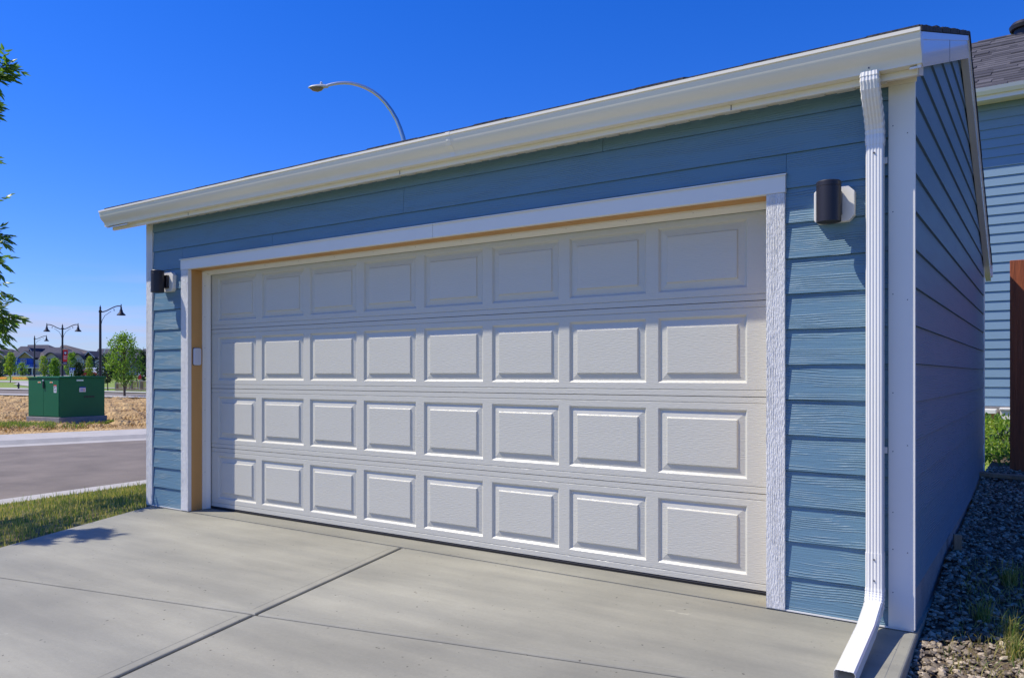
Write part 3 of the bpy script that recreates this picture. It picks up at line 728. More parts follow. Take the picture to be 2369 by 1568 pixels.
# tall cedar screen by the back corner
SC = thing('wooden_screen', (5.6, 5.05, .33), 'tall dark reddish brown wooden screen behind the back corner of the garage', 'fence')
b = MB(); b.box(5.165, 5.30, 4.98, 5.12, .30, 2.40); b.build('post', M_cedar, SC, bevel=.004)
b = MB(); x = 5.303
while x < 7.4: b.box(x, x + .135, 5.03, 5.05, .36, 2.36); x += .139
b.build('board_panel', M_cedar, SC)
b = MB(); b.box(5.302, 7.45, 5.052, 5.09, .5, .59); b.build('rail', M_cedar, SC); b = MB(); b.box(5.302, 7.45, 5.052, 5.09, 2.1, 2.19); b.build('rail', M_cedar, SC)
b = MB(); b.box(5.302, 7.45, 5.0, 5.11, 2.365, 2.40); b.build('cap_rail', M_cedar, SC)

# ------------------------------------------------------------------ house behind on the right
H2Y = 13.0
HB = thing('house', (6.5, H2Y, .5), 'two storey pale blue sided house with grey shingle roof behind the garage', 'house')
mb = MB(); HX0, HX1 = 2.2, 16.0
nb = 33; pz = .178
for k in range(nb):
    z0 = .70 + pz * k; z1 = min(z0 + pz - .001, 6.40)
    if z0 > 6.35: break
    y0, y1 = H2Y - .024, H2Y - .004
    mb.add([(HX0, y0, z0), (HX1, y0, z0), (HX1, y1, z1), (HX0, y1, z1), (HX0, H2Y + .1, z0), (HX1, H2Y + .1, z0), (HX1, H2Y + .1, z1), (HX0, H2Y + .1, z1)],
           [(0, 1, 2, 3), (4, 7, 6, 5), (0, 4, 5, 1), (3, 2, 6, 7), (0, 3, 7, 4), (1, 5, 6, 2)])
mb.box(HX0, HX1, H2Y + .101, H2Y + 10, .2, 6.40); mb.build('wall', M_siding_far, HB)
mb = MB(); mb.box(HX0, HX1, H2Y - .02, H2Y + .1, .2, .697); mb.build('foundation', M_found, HB)
ye = H2Y - .42
mb = MB()
ry, rz = H2Y + 5, 9.36; n = 26
for i in range(n):
    ya, yb = ye + (ry - ye) * i / n, ye + (ry - ye) * (i + 1) / n; za, zb = 6.50 + (rz - 6.50) * i / n, 6.50 + (rz - 6.50) * (i + 1) / n
    x = HX0 - .3 + random.uniform(0, .2)
    while x < HX1:
        x2 = x + random.uniform(.15, .5); th = random.choice((.012, .012, .032))
        mb.add([(x, ya, za + th + .01), (x2, ya, za + th + .01), (x2, yb, zb + th), (x, yb, zb + th), (x, ya, za - .02), (x2, ya, za - .02), (x2, yb, zb - .02), (x, yb, zb - .02)],
               [(0, 1, 2, 3), (0, 4, 5, 1), (1, 5, 6, 2), (0, 3, 7, 4)], None)
        x = x2
mb.prism([(HX0 - .3, ye, 6.47), (HX0 - .3, ry, rz - .03), (HX0 - .3, ry + 5.4, 6.47)], (HX1 - HX0 + .5, 0, 0))
M_shing2 = material('grey_shingle', (.040, .038, .045), .9, col2=(.10, .095, .105), attr='var', bump=.4, bscale=50)
rf = mb.build('roof', M_shing2, HB, attr=True)
mb = MB(); p = at(2352, 88, 18.2); mb.lathe([(.22, -.15), (.22, .05), (.30, .06), (.32, .14), (.26, .22), (.12, .25), (.001, .26)], (p.x + .15, ry - .1, rz - .02), 20); mb.build('roof_vent', M_black, rf, smooth=True)
mb = MB(); mb.prism([(HX0 - .3, ye - .12, 6.50), (HX0 - .3, ye - .10, 6.44), (HX0 - .3, ye - .05, 6.385), (HX0 - .3, ye, 6.385), (HX0 - .3, ye, 6.50)], (14.3, 0, 0)); mb.build('gutter', M_alu, HB)
mb = MB(); mb.box(HX0 - .3, HX1, ye + .001, ye + .03, 6.30, 6.49); mb.box(HX0 - .3, HX1, ye + .031, H2Y - .03, 6.33, 6.345); mb.build('soffit', M_cream, HB)
# vent hood and wooden box at the foot of the house
vb = thing('window_well', (4.55, 12.6, .32), 'orange brown wooden box with pale lid against the foot of the blue house', 'box')
def hb(u0, u1, v0, v1, y, dep, name, mat, root):
    # box whose front stands at world y
    def X(u):
        t = (u - 1184.5) / FP; rx = math.cos(TH) * t - math.sin(TH); ry_ = math.sin(TH) * t + math.cos(TH); s = (y - CY) / ry_; return CX + s * rx, s
    x0, s0 = X(u0); x1, s1 = X(u1); z0 = CZ + (HY - v1) / FP * (s0 + s1) / 2; z1 = CZ + (HY - v0) / FP * (s0 + s1) / 2
    b_ = MB(); b_.box(x0, x1, y, y + dep, z0, z1); return b_.build(name, mat, root, bevel=.006)
M_orange = material('orange_wood', (.55, .24, .06), .6, var=.1, vscale=4)
hb(2262, 2302, 957, 984, 12.55, .40, 'box_body', M_orange, vb); hb(2258, 2304, 947, 956.5, 12.50, .46, 'lid', M_white, vb)
vh = thing('vent_hood', (4.9, 12.9, .6), 'white vent hood low on the blue house wall beside the wooden screen', 'vent')
hb(2312, 2344, 944, 948.5, 12.68, .30, 'hood', M_white, vh); hb(2314, 2342, 949, 972, 12.72, .25, 'vent_body', M_white, vh)

# ------------------------------------------------------------------ foliage
def leaf(b, p, d, l, w, var, nrm=None):
    d = d.normalized(); s = d.cross(nrm if nrm else Vector((random.gauss(0, 1), random.gauss(0, 1), random.gauss(0, 1)))).normalized()
    if s.length < .1: s = d.orthogonal().normalized()
    u = s.cross(d) * (l * .08)
    b.add([p, p + d * l * .38 + s * w - u, p + d * l * .75 + s * w * .55 - u * .5, p + d * l, p + d * l * .75 - s * w * .55 - u * .5, p + d * l * .38 - s * w - u, p + d * l * .5 + u], [(0, 1, 6), (1, 2, 6), (2, 3, 6), (3, 4, 6), (4, 5, 6), (5, 0, 6)], var)
def tree(name, base, h, rx, th, leafmat, label, n=900, ls=.12, seed=1, crown0=.32, shape='oval', group=None, clumps=26, r0=.06):
    rs = random.Random(seed); st = random.getstate(); random.seed(seed)
    t = thing(name, base, label, 'tree' if h > 1.6 else 'shrub', group)
    tb = MB(); H = h * .93
    pts = [Vector((0, 0, -.1))]; x = y = 0
    for i in range(1, 7): x += rs.gauss(0, .012) * h; y += rs.gauss(0, .012) * h; pts.append(Vector((x, y, H * i / 6)))
    tb.tube(pts, [r0 * (1 - .13 * i) for i in range(7)], 8)
    fb = MB(); cents = []
    for c in range(clumps):
        f = (c + .5) / clumps; z = h * (crown0 + (1 - crown0) * f)
        prof_ = math.sin(math.pi * min(1, (f * .86 + .12))) ** .7 if shape == 'oval' else (1 - f * .9)
        a = c * 2.4 + rs.uniform(-.4, .4); rr_ = rx * prof_ * rs.uniform(.45, 1.0)
        i = min(5, int(z / H * 6)); tp = pts[i]; c_ = Vector((tp.x + math.cos(a) * rr_, tp.y + math.sin(a) * rr_, min(h * .98, z + rr_ * .2)))
        cents.append((c_, rx * rs.uniform(.15, .33)))
        st_ = pts[max(1, i - 1)] * .6 + pts[i] * .4
        tb.tube([st_, st_ * .4 + c_ * .6 + Vector((0, 0, rr_ * .1)), c_], [r0 * .38, r0 * .22, r0 * .08], 5)
    tb.build('trunk', M_bark, t, local=True)
    for _ in range(n):
        c_, r_ = rs.choice(cents); p = c_ + Vector((rs.gauss(0, .5), rs.gauss(0, .5), rs.gauss(0, .55))) * r_
        dd = (p - c_) * 1.2 + Vector((rs.gauss(0, .3), rs.gauss(0, .3), rs.gauss(0, .3) - .1)) * r_
        if dd.length < 1e-3: dd = Vector((0, 0, 1))
        leaf(fb, p, dd, ls * rs.uniform(.6, 1.2), ls * .26, rs.random())
    fb.build('crown', leafmat, t, attr=True, local=True)
    random.setstate(st); return t
# near ash tree: trunk left of the frame, sprays reaching into it
NT = thing('ash_tree', (-3.3, -3.1, -.1), 'leafy ash tree at the left edge with sprays of pointed leaves hanging into view', 'tree')
tb = MB(); fb = MB(); base = Vector((-3.3, -3.1, -.2)); rs = random.Random(5)
tp = [base, base + Vector((.03, .02, 1.0)), base + Vector((-.05, .06, 2.0)), base + Vector((-.15, .15, 3.0)), base + Vector((-.3, .3, 3.8)), base + Vector((-.35, .35, 4.3))]
tb.tube(tp, [.075, .065, .055, .042, .025, .008], 12)
def spray(p0, p1, nl, l=.095):
    p0 = Vector(p0); p1 = Vector(p1); d = p1 - p0; L_ = d.length; mid = p0 + d * .55 + Vector((0, 0, .10 * L_))
    pts_ = [p0.lerp(mid, t) .lerp(mid.lerp(p1, t), t) for t in [i / 8 for i in range(9)]]
    tb.tube(pts_, [.010 * (1 - .85 * i / 8) for i in range(9)], 5)
    for i in range(nl):
        t = rs.uniform(.15, 1.0) ** .8; k = min(7, int(t * 8)); p = pts_[k].lerp(pts_[k + 1], t * 8 - k) if k < 8 else pts_[8]
        td = (pts_[k + 1] - pts_[k]).normalized()
        # side twig carrying a compound leaf: paired leaflets
        sd = Vector((rs.gauss(0, 1), rs.gauss(0, 1), rs.gauss(-.15, .6))).normalized(); ax = (td * .7 + sd * .8).normalized(); tl = rs.uniform(.10, .20)
        q = p + ax * tl + Vector((0, 0, -.02)); tb.tube([p, q], [.0025, .0012], 4)
        up = Vector((0, 0, 1)); s2 = ax.cross(up).normalized()
        for j in range(3):
            pp = p.lerp(q, .35 + .3 * j); 
            for sg in (-1, 1):
                dd = ax * .75 + s2 * sg * .75 + Vector((rs.gauss(0, .15), rs.gauss(0, .15), rs.gauss(-.2, .2)))
                leaf(fb, pp, dd, l * rs.uniform(.7, 1.15), l * .19, rs.random(), up + Vector((rs.gauss(0, .4), rs.gauss(0, .4), 0)))
        leaf(fb, q, ax + Vector((0, 0, -.2)), l * 1.1, l * .2, rs.random(), up)
def nleaf(u, v, d=7.3): return at(u, v, d)
targets = [(62, 150, 26, 240), (40, 175, 22, 260), (20, 250, 22, 300), (6, 230, 16, 300), (8, 365, 3, 330), (24, 470, 9, 430), (44, 545, 16, 500), (34, 600, 12, 560), (8, 560, 12, 500),
           (30, 665, 12, 620), (62, 730, 22, 640), (30, 745, 20, 650), (18, 790, 14, 700), (-10, 700, 16, 640), (-14, 480, 10, 470), (10, 300, 8, 330), (44, 770, 8, 690)]
for u, v, n, v0 in targets:
    d = rs.uniform(8.3, 8.75) if v < 600 else rs.uniform(7.2, 7.8); p1 = nleaf(u - 42, v, d); st_ = nleaf(-230 - rs.uniform(0, 80), v0 + rs.uniform(-40, 40), d - .3)
    spray(st_ * .35 + p1 * .65, p1, int(n * .95))
    if v < 600: spray(st_ - Vector((.2, .2, .1)), st_ + RT * .35 + Vector((0, 0, rs.uniform(-.1, .25))), 9, .10)
    tb.tube([Vector((tp[2].x, tp[2].y, max(1.6, st_.z - .7))), st_ * .5 + Vector((tp[2].x, tp[2].y, st_.z - .2)) * .5, st_, st_ * .35 + p1 * .65], [.022, .016, .012, .010], 6)
for i in range(60):      # the rest of the crown, outside the frame
    a = rs.uniform(0, 6.28); z = rs.uniform(1.9, 4.4); r = 1.0 * math.sin(math.pi * min(1, max(.08, (z - 1.3) / 3.6))) ** .6 * rs.uniform(.5, 1)
    c0 = Vector((tp[2].x, tp[2].y, z - .4)); c1 = Vector((tp[2].x + math.cos(a) * r - .35, tp[2].y + math.sin(a) * r + .1, z))
    tb.tube([c0, c1], [.014, .006], 5); spray(c0 * .3 + c1 * .7, c1, 9, .10)
tb.build('trunk', M_bark, NT); fb.build('crown', M_leafA, NT, attr=True)

def pos(u, v): return ground_at(u, v)
tg = 'young trees beyond the dirt lot'
tree('street_tree', on_col(288.3, 53.0), 4.15, 1.1, 0, M_leafB, 'tallest bright green young tree rising in front of the low brown fence', 2600, .17, 11, .25, group=tg, clumps=44, r0=.085)
tree('street_tree', on_col(249.5, 74), 3.3, .9, 0, M_leafC, 'dense dark green small tree just right of the tall single arm black lamp', 1700, .2, 12, .28, group=tg, clumps=30)
tree('street_tree', on_col(23.5, 97), 3.6, .6, 0, M_leafD, 'yellow green slender tree on the park lawn at the far left', 1000, .22, 13, .3, group=tg)
tree('street_tree', on_col(101, 122), 3.2, .6, 0, M_leafD, 'narrow pale green tree in front of the cream wall', 700, .24, 14, .05, group=tg)
tree('street_tree', on_col(128, 110), 2.8, .7, 0, M_leafB, 'bushy green tree just left of the double arm lamp', 1200, .24, 15, .05, group=tg)
tree('street_tree', on_col(163, 116), 3.7, .85, 0, M_leafB, 'green tree just right of the red banner', 1300, .24, 16, .1, group=tg)
tree('street_tree', on_col(181, 112), 2.3, .6, 0, M_leafC, 'darker green tree behind the blue sign board', 900, .24, 17, .05, group=tg)
tree('street_tree', on_col(206, 112), 3.1, .5, 0, M_leafD, 'slim upright light green tree between the blue sign and the tall single arm lamp', 800, .22, 18, .1, group=tg)
tree('street_tree', on_col(331, 100), 3.9, .7, 0, M_leafC, 'dark green tree beside the left corner of the garage', 1200, .24, 19, .05, group=tg)
tree('shrub', on_col(52, 128), 2.0, .85, 0, M_leafB, 'round green shrub in front of the blue house porch', 600, .24, 20, .05)
tree('shrub', on_col(2, 120), 2.6, 1.4, 0, M_leafC, 'dark green shrub at the left picture edge in front of the houses', 700, .28, 21, .0)
tree('shrub', on_col(115, 126), 1.9, 1.3, 0, M_leafC, 'low dark shrub at the foot of the taupe house with the cream wall', 600, .26, 22, .0)
tree('shrub', on_col(196, 128), 1.8, 1.6, 0, M_leafC, 'low dark shrub in front of the dark blue house', 600, .28, 23, .0)
tree('shrub', on_col(275, 120), 1.4, 2.2, 0, M_leafC, 'low dark shrub in front of the house with the white braced gable', 700, .28, 24, .0)
# sunlit plants at the foot of the house behind
for i, (x, y, h, lb) in enumerate(((4.75, 10.9, .17, 'leafy light green plant in sun behind the garage, nearest the blue house'), (4.95, 9.9, .15, 'broad leaved green plant in sun beside the wooden screen'), (4.72, 9.0, .13, 'yellow green plant just behind the back corner of the garage'), (5.08, 7.9, .10, 'shaded dark green plant at the foot of the wooden screen'))):
    tree('garden_plant', Vector((x, y, yz(y))), h, .35, 0, M_leafD if i != 3 else M_leafC, lb, 260, .07, 40 + i, .0, group='plants behind the garage', clumps=12, r0=.01)
for i, (x, y) in enumerate(((4.5, 11.7), (5.0, 11.5), (5.2, 10.6))):
    tree('garden_plant', Vector((x, y, yz(y))), .16, .4, 0, M_leafB, ['green plant below the orange brown box', 'green plant below the white vent hood', 'green plant half hidden by the wooden screen'][i], 240, .08, 50 + i, .0, group='plants behind the garage', clumps=12, r0=.01)
for i, (x, y, h) in enumerate(((5.04, 5.9, .07), (5.14, 6.7, .09), (4.98, 7.3, .08), (4.90, 8.3, .12), (5.05, 9.2, .13))):
    tree('garden_plant', Vector((x, y, yz(y))), h, .34, 0, M_leafD if i % 2 else M_leafB, ['dark low plant hugging the back corner of the garage', 'bushy plant left of the wooden screen in half shade', 'pale plant between the garage corner and the wooden screen', 'tall sunlit plant midway to the blue house', 'sunlit plant left of the top of the wooden screen'][i], 260, .055, 60 + i, .0, group='plants behind the garage', clumps=14, r0=.01)
# straw on the dirt lot and weeds at the pad
def pick_lot():
    d = 15.5 * (3.4) ** random.random(); u = random.uniform(-60, 360); p = at(u, HY, d)
    v = HY + (CZ + .25) * FP / d
    lim = 1010 - 17 * (u / 337)
    if v > lim: return pick_lot()
    return p.x, p.y, -.15
mb = MB(); blades(mb, 5000, pick_lot, .03, .10, .015, .7, 2.2)
tag(mb.build('straw', M_straw, attr=True), 'dry straw and clods scattered over the brown lot', 'straw', kind='stuff')
mb = MB()
def pick_edge():
    u = random.choice((random.gauss(30, 22), random.gauss(75, 12), random.gauss(110, 8), random.gauss(254, 5), random.uniform(-20, 240))); d = 22.6 if 50 < u < 250 else 22.9
    d -= random.random() * 1.6 if u < 200 else .1; p = at(u, HY, d); return p.x, p.y, -.16
blades(mb, 2600, pick_edge, .05, .16, .012, .12, .9)
tag(mb.build('weeds', M_blade, attr=True), 'green weeds along the kerb and around the transformer base', 'weeds', kind='stuff')
mb = MB()
for _ in range(500):
    u = random.choice((random.uniform(-10, 15), random.uniform(30, 70))); v = random.uniform(873.3, 877.2)
    p = ground_at(u, max(870, v)); s = random.uniform(.06, .14); mb.add([p + q * s for q in IV], IF, random.random())
tag(mb.build('flower_bed', M_flower, attr=True), 'orange and yellow flower bed on the park lawn below the blue house', 'flowers', kind='stuff')

# ------------------------------------------------------------------ green transformer
fc = at(137, 960, 23.1); fc.z = ZR + .10                  # front corner of its concrete base
TX = thing('transformer', fc, 'green pad mounted transformer cabinet on a concrete base in the dirt lot', 'transformer')
# two faces: left face towards the sun, right face in shade; axes in plan
ang = R(-6)
lf = at(63, 960, 22.8); rt = at(246, 960, 23.9)
aL = (lf - fc); aL.z = 0; aR = (rt - fc); aR.z = 0
aR = Vector((aR.x, aR.y, 0)); 
wL = aL.length; eL = aL.normalized(); wR = aR.length
eR = Vector((-eL.y, eL.x, 0)); eR = eR if eR.dot(aR) > 0 else -eR
# slide the right face until it ends in its column
def colu(p): dd = fwd(p.x, p.y); return 1184.5 + FP * ((p.x - CX) * RT.x + (p.y - CY) * RT.y) / dd
# choose orientation: left face normal turned so both faces show
best = None
for k in range(26, 33):
    a = R(k); e1 = (-RT * math.cos(a) + F * math.sin(a)); e2 = (RT * math.sin(a) + F * math.cos(a))
    for w2 in [.8 + .05 * i for i in range(44)]:
        pr2 = fc + e2 * w2
        er = abs(colu(pr2) - 248)
        for w1 in [.9 + .05 * j for j in range(30)]:
            er2 = er + abs(colu(fc + e1 * w1) - 61) + abs(k - 29) * .01
            if best is None or er2 < best[0]: best = (er2, k, w1, w2, e1, e2)
_, kk, wL, wR, eL, eR = best
def tbx(mb, a0, a1, b0, b1, z0, z1):
    P_ = [fc + eL * a + eR * b_ for a, b_ in ((a0, b0), (a1, b0), (a1, b1), (a0, b1))]
    mb.prism([(p.x, p.y, z0) for p in P_], (0, 0, z1 - z0))
zb_ = ZR; zc = ZR + .27; ztp = at(137, 874.5, 23.1).z
b = MB(); tbx(b, 0, wL, 0, wR, zb_, zc); b.build('concrete_base', M_found, TX, bevel=.015)
b = MB(); tbx(b, .04, wL - .04, .04, wR - .06, zc + .001, ztp); b.build('cabinet', M_green, TX, bevel=.01)
b = MB(); tbx(b, .01, wL - .01, .005, .33, ztp + .001, ztp + .035); tbx(b, .03, wL - .03, .02, .31, ztp - .03, ztp - .002); tbx(b, -.0, wL - .0, .331, wR - .03, ztp + .001, ztp + .055)
b.build('lid', M_green, TX, bevel=.008)
dr = MB(); tbx(dr, .07, wL / 2 - .004, .028, .039, zc + .03, ztp - .045); d1 = dr.build('door', M_green, TX, bevel=.004)
dr = MB(); tbx(dr, wL / 2 + .004, wL - .07, .028, .039, zc + .03, ztp - .045); dr.build('door', M_green, TX, bevel=.004)
b = MB(); tbx(b, wL / 2 - .05, wL / 2 + .0, -.005, .027, ztp - .30, ztp - .10); b.build('latch_guard', M_black, d1)
b = MB(); tbx(b, wL / 2 - .035, wL / 2 + .015, .005, .027, ztp - .085, ztp - .05); b.build('lock_cover', M_plastic, d1)
M_or = material('orange_sticker', (.80, .28, .02), .5); M_red = material('red_vinyl', (.62, .02, .015), .5); M_wht = material('label_white', (.8, .8, .8), .5)
M_navy = material('navy_vinyl', (.012, .018, .10), .5); M_blu = material('sign_blue', (.02, .06, .45), .4)
for a in (.26, .62):
    b = MB(); tbx(b, wL * a - .07, wL * a + .07, .0235, .027, ztp - .145, ztp - .105); o = b.build('warning_sticker', M_wht, TX)
    b = MB(); tbx(b, wL * a - .05, wL * a + .05, .0215, .0234, ztp - .141, ztp - .109); b.build('print', M_or, o)
b = MB(); tbx(b, .165, .295, .0235, .027, ztp - .43, ztp - .20); o = b.build('safety_label', M_wht, TX)
b = MB(); tbx(b, .165, .295, .0215, .0234, ztp - .235, ztp - .20); b.build('header', M_red, o)
b = MB(); tbx(b, .185, .21, .0215, .0234, ztp - .29, ztp - .25)
for i in range(4): tbx(b, .185, .275, .0215, .0234, ztp - .33 - .022 * i, ztp - .322 - .022 * i)
tbx(b, .235, .27, .0215, .0234, ztp - .30, ztp - .25)
b.build('print', M_screw, o)
# stickers on the shaded face
b = MB(); tbx(b, .028, .0385, wR * .42, wR * .42 + .20, ztp - .42, ztp - .30); o = b.build('number_plate', M_wht, TX)
b = MB(); tbx(b, .024, .0275, wR * .42, wR * .42 + .20, ztp - .30, ztp - .27); tbx(b, .024, .0275, wR * .42 + .04, wR * .42 + .06, ztp - .39, ztp - .33); tbx(b, .024, .0275, wR * .42 + .08, wR * .42 + .10, ztp - .39, ztp - .33); b.build('print', M_blu, o)
b = MB(); tbx(b, .024, .0275, wR * .42 + .13, wR * .42 + .16, ztp - .39, ztp - .33); b.build('print', M_red, o)
b = MB(); tbx(b, .028, .0385, wR * .36, wR * .36 + .22, ztp - .09, ztp - .045); b.build('handle_plate', M_galv, TX)
b = MB()
for i in range(7): tbx(b, .034, .0395, wR * .52 + .05 * i, wR * .52 + .035 + .05 * i, ztp - .60 + (i % 2) * .01, ztp - .54)
b.build('stencil_marks', M_black, TX)

# ------------------------------------------------------------------ street lamps
def s_curve(x1, z0, z1, n=14):
    return [Vector((x1 * t, 0, z0 + (z1 - z0) * (3 * t * t - 2 * t ** 3) + .10 * math.sin(math.pi * t) * t - .05 * math.sin(math.pi * t) * (1 - t))) for t in [i / n for i in range(n + 1)]]
def lamp(u, D_, label, arms, H=5.5, length=1.2, rot=TH):
    p = on_col(u, D_); t = thing('street_lamp', p, label, 'street lamp', 'black bell shaped street lamps'); t.rotation_euler = (0, 0, rot)
    b = MB(); b.lathe([(.16, 0), (.16, .25), (.10, .45), (.085, .6), (.075, 1.8), (.062, H - .5), (.06, H - .35), (.085, H - .33), (.085, H - .22), (.05, H - .2), (.045, H - .08), (.06, H - .06), (.03, H), (.001, H + .12)], seg=14)
    b.build('pole', M_black, t, smooth=True, local=True)
    for sg in arms:
        b = MB(); c = s_curve(sg * length, H - .30, H + .02); b.tube(c, .032, 8); b.tube([c[-1] + Vector((0, 0, .12)), c[-1] - Vector((0, 0, .30))], .028, 8); b.build('arm', M_black, t, smooth=True, local=True)
        b = MB(); b.tube([Vector((sg * .05, 0, H - 1.05)), Vector((sg * .10, 0, H - .8)), Vector((sg * .26, 0, H - .52)), Vector((sg * .62, 0, H - .27))], .014, 6); b.tube([Vector((sg * .78, 0, H - .12)), Vector((sg * .80, 0, H - .25))], .02, 6); b.build('brace', M_black, t, local=True)
        b = MB(); b.lathe([(.045, -.02), (.055, -.16), (.085, -.22), (.10, -.32), (.23, -.46), (.24, -.50), (.22, -.50), (.09, -.36), (.001, -.34)], (sg * length, 0, H - .0), 18); b.build('lamp_shade', M_black, t, smooth=True, local=True)
    return t
lamp(232, 45, 'tallest black street lamp with one arm, just left of the bright green tree', (1,), 5.45)
L2 = lamp(144.5, 60, 'black street lamp with two arms that carries the red banner', (1, -1), 5.35)
lamp(80, 84, 'smallest and farthest black street lamp with one arm, left of the two arm lamp', (1,), 5.45, 1.1, TH + .6)
# banner
def flat(name, pts, d, th, mat, parent):
    b_ = MB(); b_.prism([at(u, v, d) for u, v in pts], F * th); return b_.build(name, mat, parent)
BN = thing('banner', at(150, 826, 59.8), 'red banner with a round white and navy emblem hanging on the two arm lamp', 'banner')
flat('cloth', [(146, 809), (156.5, 809), (155.3, 836.5), (145.6, 836.5)], 59.85, .02, M_red, BN)
flat('hem', [(145.6, 836.7), (155.3, 836.7), (155, 843), (145.4, 843)], 59.85, .02, M_navy, BN)
def disc(u, v, r, n=20, a0=0, a1=360): return [(u + r * math.cos(R(a0 + (a1 - a0) * i / n)), v - r * math.sin(R(a0 + (a1 - a0) * i / n))) for i in range(n if a1 - a0 == 360 else n + 1)]
em = flat('emblem', disc(150.9, 816.6, 3.7), 59.82, .02, M_navy, BN)
flat('emblem_mark', disc(150.9, 816.9, 2.6, 12, 0, 180), 59.80, .015, M_wht, em)
flat('emblem_stem', [(150.4, 816.5), (151.4, 816.5), (151.6, 819.2), (150.3, 819.2)], 59.80, .015, M_wht, em)
b = MB()
for v, a, c in ((823.5, 147.6, 154), (826.3, 147.2, 154.2), (829.3, 147.5, 153.8)): b = MB(); b.prism([at(a, v, 59.8), at(c, v, 59.8), at(c, v + .8, 59.8), at(a, v + .8, 59.8)], F * .02); b.build('lettering', M_wht, BN)
b = MB(); b.prism([at(146.8, 839.5, 59.8), at(153.8, 839.5, 59.8), at(153.8, 840.3, 59.8), at(146.8, 840.3, 59.8)], F * .02)
b.build('lettering', M_wht, BN)
b = MB(); b.tube([at(144.5, 808.5, 59.9), at(157, 808.5, 59.9)], .03, 6); b.build('banner_rod', M_black, BN); b = MB(); b.tube([at(144.5, 843.5, 59.9), at(156, 843.5, 59.9)], .03, 6); b.build('banner_rod', M_black, BN)

# tall curved steel street light behind the garage
def z2(x, y): return ((860 + x / 6.0316) / 1.26636, (200 + y / 6.0316) / 1.26636)
D0 = 21.0
cp = [(590, 312), (680, 288), (780, 270), (900, 262), (1020, 270), (1140, 298), (1270, 345), (1400, 415), (1520, 505), (1630, 620), (1730, 755), (1820, 910), (1885, 1070), (1935, 1220), (1965, 1350)]
cpt = [at(*z2(*q), D0) for q in cp]
foot = cpt[-1] + (cpt[-1] - cpt[-2]) * 2.2; f2 = Vector((foot.x, foot.y, 4.0)); bs = Vector((foot.x + .06, foot.y + .03, -.3))
SL = thing('street_light', (bs.x, bs.y, -.25), 'tall galvanised street light with a curved arm rising behind the garage roof', 'street light')
b = MB(); b.tube([bs, f2 + (bs - f2) * .0, foot] , [.11, .075, .062], 14); b.build('pole', M_galv, SL, smooth=True)
b = MB(); b.tube([foot] + cpt[::-1], [.062] * 2 + [.060 - .0018 * i for i in range(len(cpt) - 1)], 14); b.build('arm', M_galv, SL, smooth=True)
hd0 = at(*z2(610, 330), D0); hd1 = at(*z2(258, 352), D0); ax = (hd1 - hd0).normalized(); L_ = (hd1 - hd0).length
b = MB(); vs = []; NS = 14; stn = [(0, .05, .045, .05), (.12, .055, .06, .06), (.28, .085, .075, .055), (.5, .12, .07, .045), (.75, .115, .055, .04), (.92, .075, .035, .03), (1.0, .02, .012, .012)]
side = F.copy(); upv = side.cross(ax); upv = upv if upv.z > 0 else -upv
for t, wv, ht, lo in stn:
    c = hd0 + ax * (L_ * t)
    for k in range(NS):
        a = 2 * math.pi * k / NS; s_ = math.sin(a); vs.append(c + side * (math.cos(a) * wv) + upv * (s_ * (ht if s_ > 0 else lo * .5)))
b.add(vs, [(i * NS + k, i * NS + (k + 1) % NS, (i + 1) * NS + (k + 1) % NS, (i + 1) * NS + k) for i in range(len(stn) - 1) for k in range(NS)] + [tuple(range(NS)), tuple(range((len(stn) - 1) * NS, len(stn) * NS))])
hd = b.build('lamp_head', material('lamp_grey', (.45, .47, .47), .5), SL, smooth=True)
b = MB(); vs = []
for t, wv, lo in ((.22, .05, .0), (.35, .09, .075), (.55, .105, .10), (.78, .09, .07), (.92, .04, .0)):
    c = hd0 + ax * (L_ * t) - upv * .018
    for k in range(9): a = math.pi * k / 8; vs.append(c + side * (math.cos(a) * wv) - upv * (math.sin(a) * lo + .002))
b.add(vs, [(i * 9 + k, i * 9 + k + 1, (i + 1) * 9 + k + 1, (i + 1) * 9 + k) for i in range(4) for k in range(8)])
b.build('lens', material('amber_lens', (.20, .15, .09), .15), hd, smooth=True)
b = MB(); c = hd0 + ax * (L_ * .33) + upv * .07; b.lathe([(.035, 0), (.035, .05), (.02, .07), (.001, .072)], c, 12); b.build('photocell', M_plastic, hd, smooth=True)
# small far one
q0 = on_col(240.5, 95); FL = thing('street_light', q0, 'small distant pale grey street light behind the tallest black lamp', 'street light')
b = MB(); b.tube([q0, Vector((q0.x, q0.y, at(240, 825, 95).z)), at(240.7, 816, 95), at(243, 809, 95), at(244.5, 808, 95)], [.07, .06, .06, .05, .05], 8); b.build('pole', M_galv, FL, smooth=True)

# ------------------------------------------------------------------ far houses
M_hroof = material('charcoal_roof', (.050, .050, .070), .9, var=.3, vscale=1.5, bump=.4, bscale=8)
M_hroof2 = material('brown_grey_roof', (.10, .085, .08), .9, var=.25, vscale=1.5, bump=.4, bscale=8)
M_hwhite = material('house_trim', (.72, .72, .74), .6)
M_hblue = material('house_blue', (.02, .09, .42), .6, var=.08, vscale=2)
M_htaupe = material('house_taupe', (.42, .39, .38), .7, var=.06, vscale=2)
M_hcream = material('house_cream', (.62, .54, .42), .8, var=.06, vscale=2)
M_hgreen = material('house_green', (.16, .24, .22), .7)
M_htan = material('tan_shakes', (.42, .30, .12), .8, var=.2, vscale=4)
M_hnavy = material('house_navy', (.05, .08, .19), .7)
M_hbrown = material('house_brown', (.20, .13, .11), .8)
M_glass = material('window_glass', (.02, .025, .035), .08, spec=.8)
HD = 150.0
def wallp(parent, pts, d, mat, dep=8, name='wall'):
    b_ = MB(); b_.prism([at(u, v, d) for u, v in pts], F * dep); return b_.build(name, mat, parent)
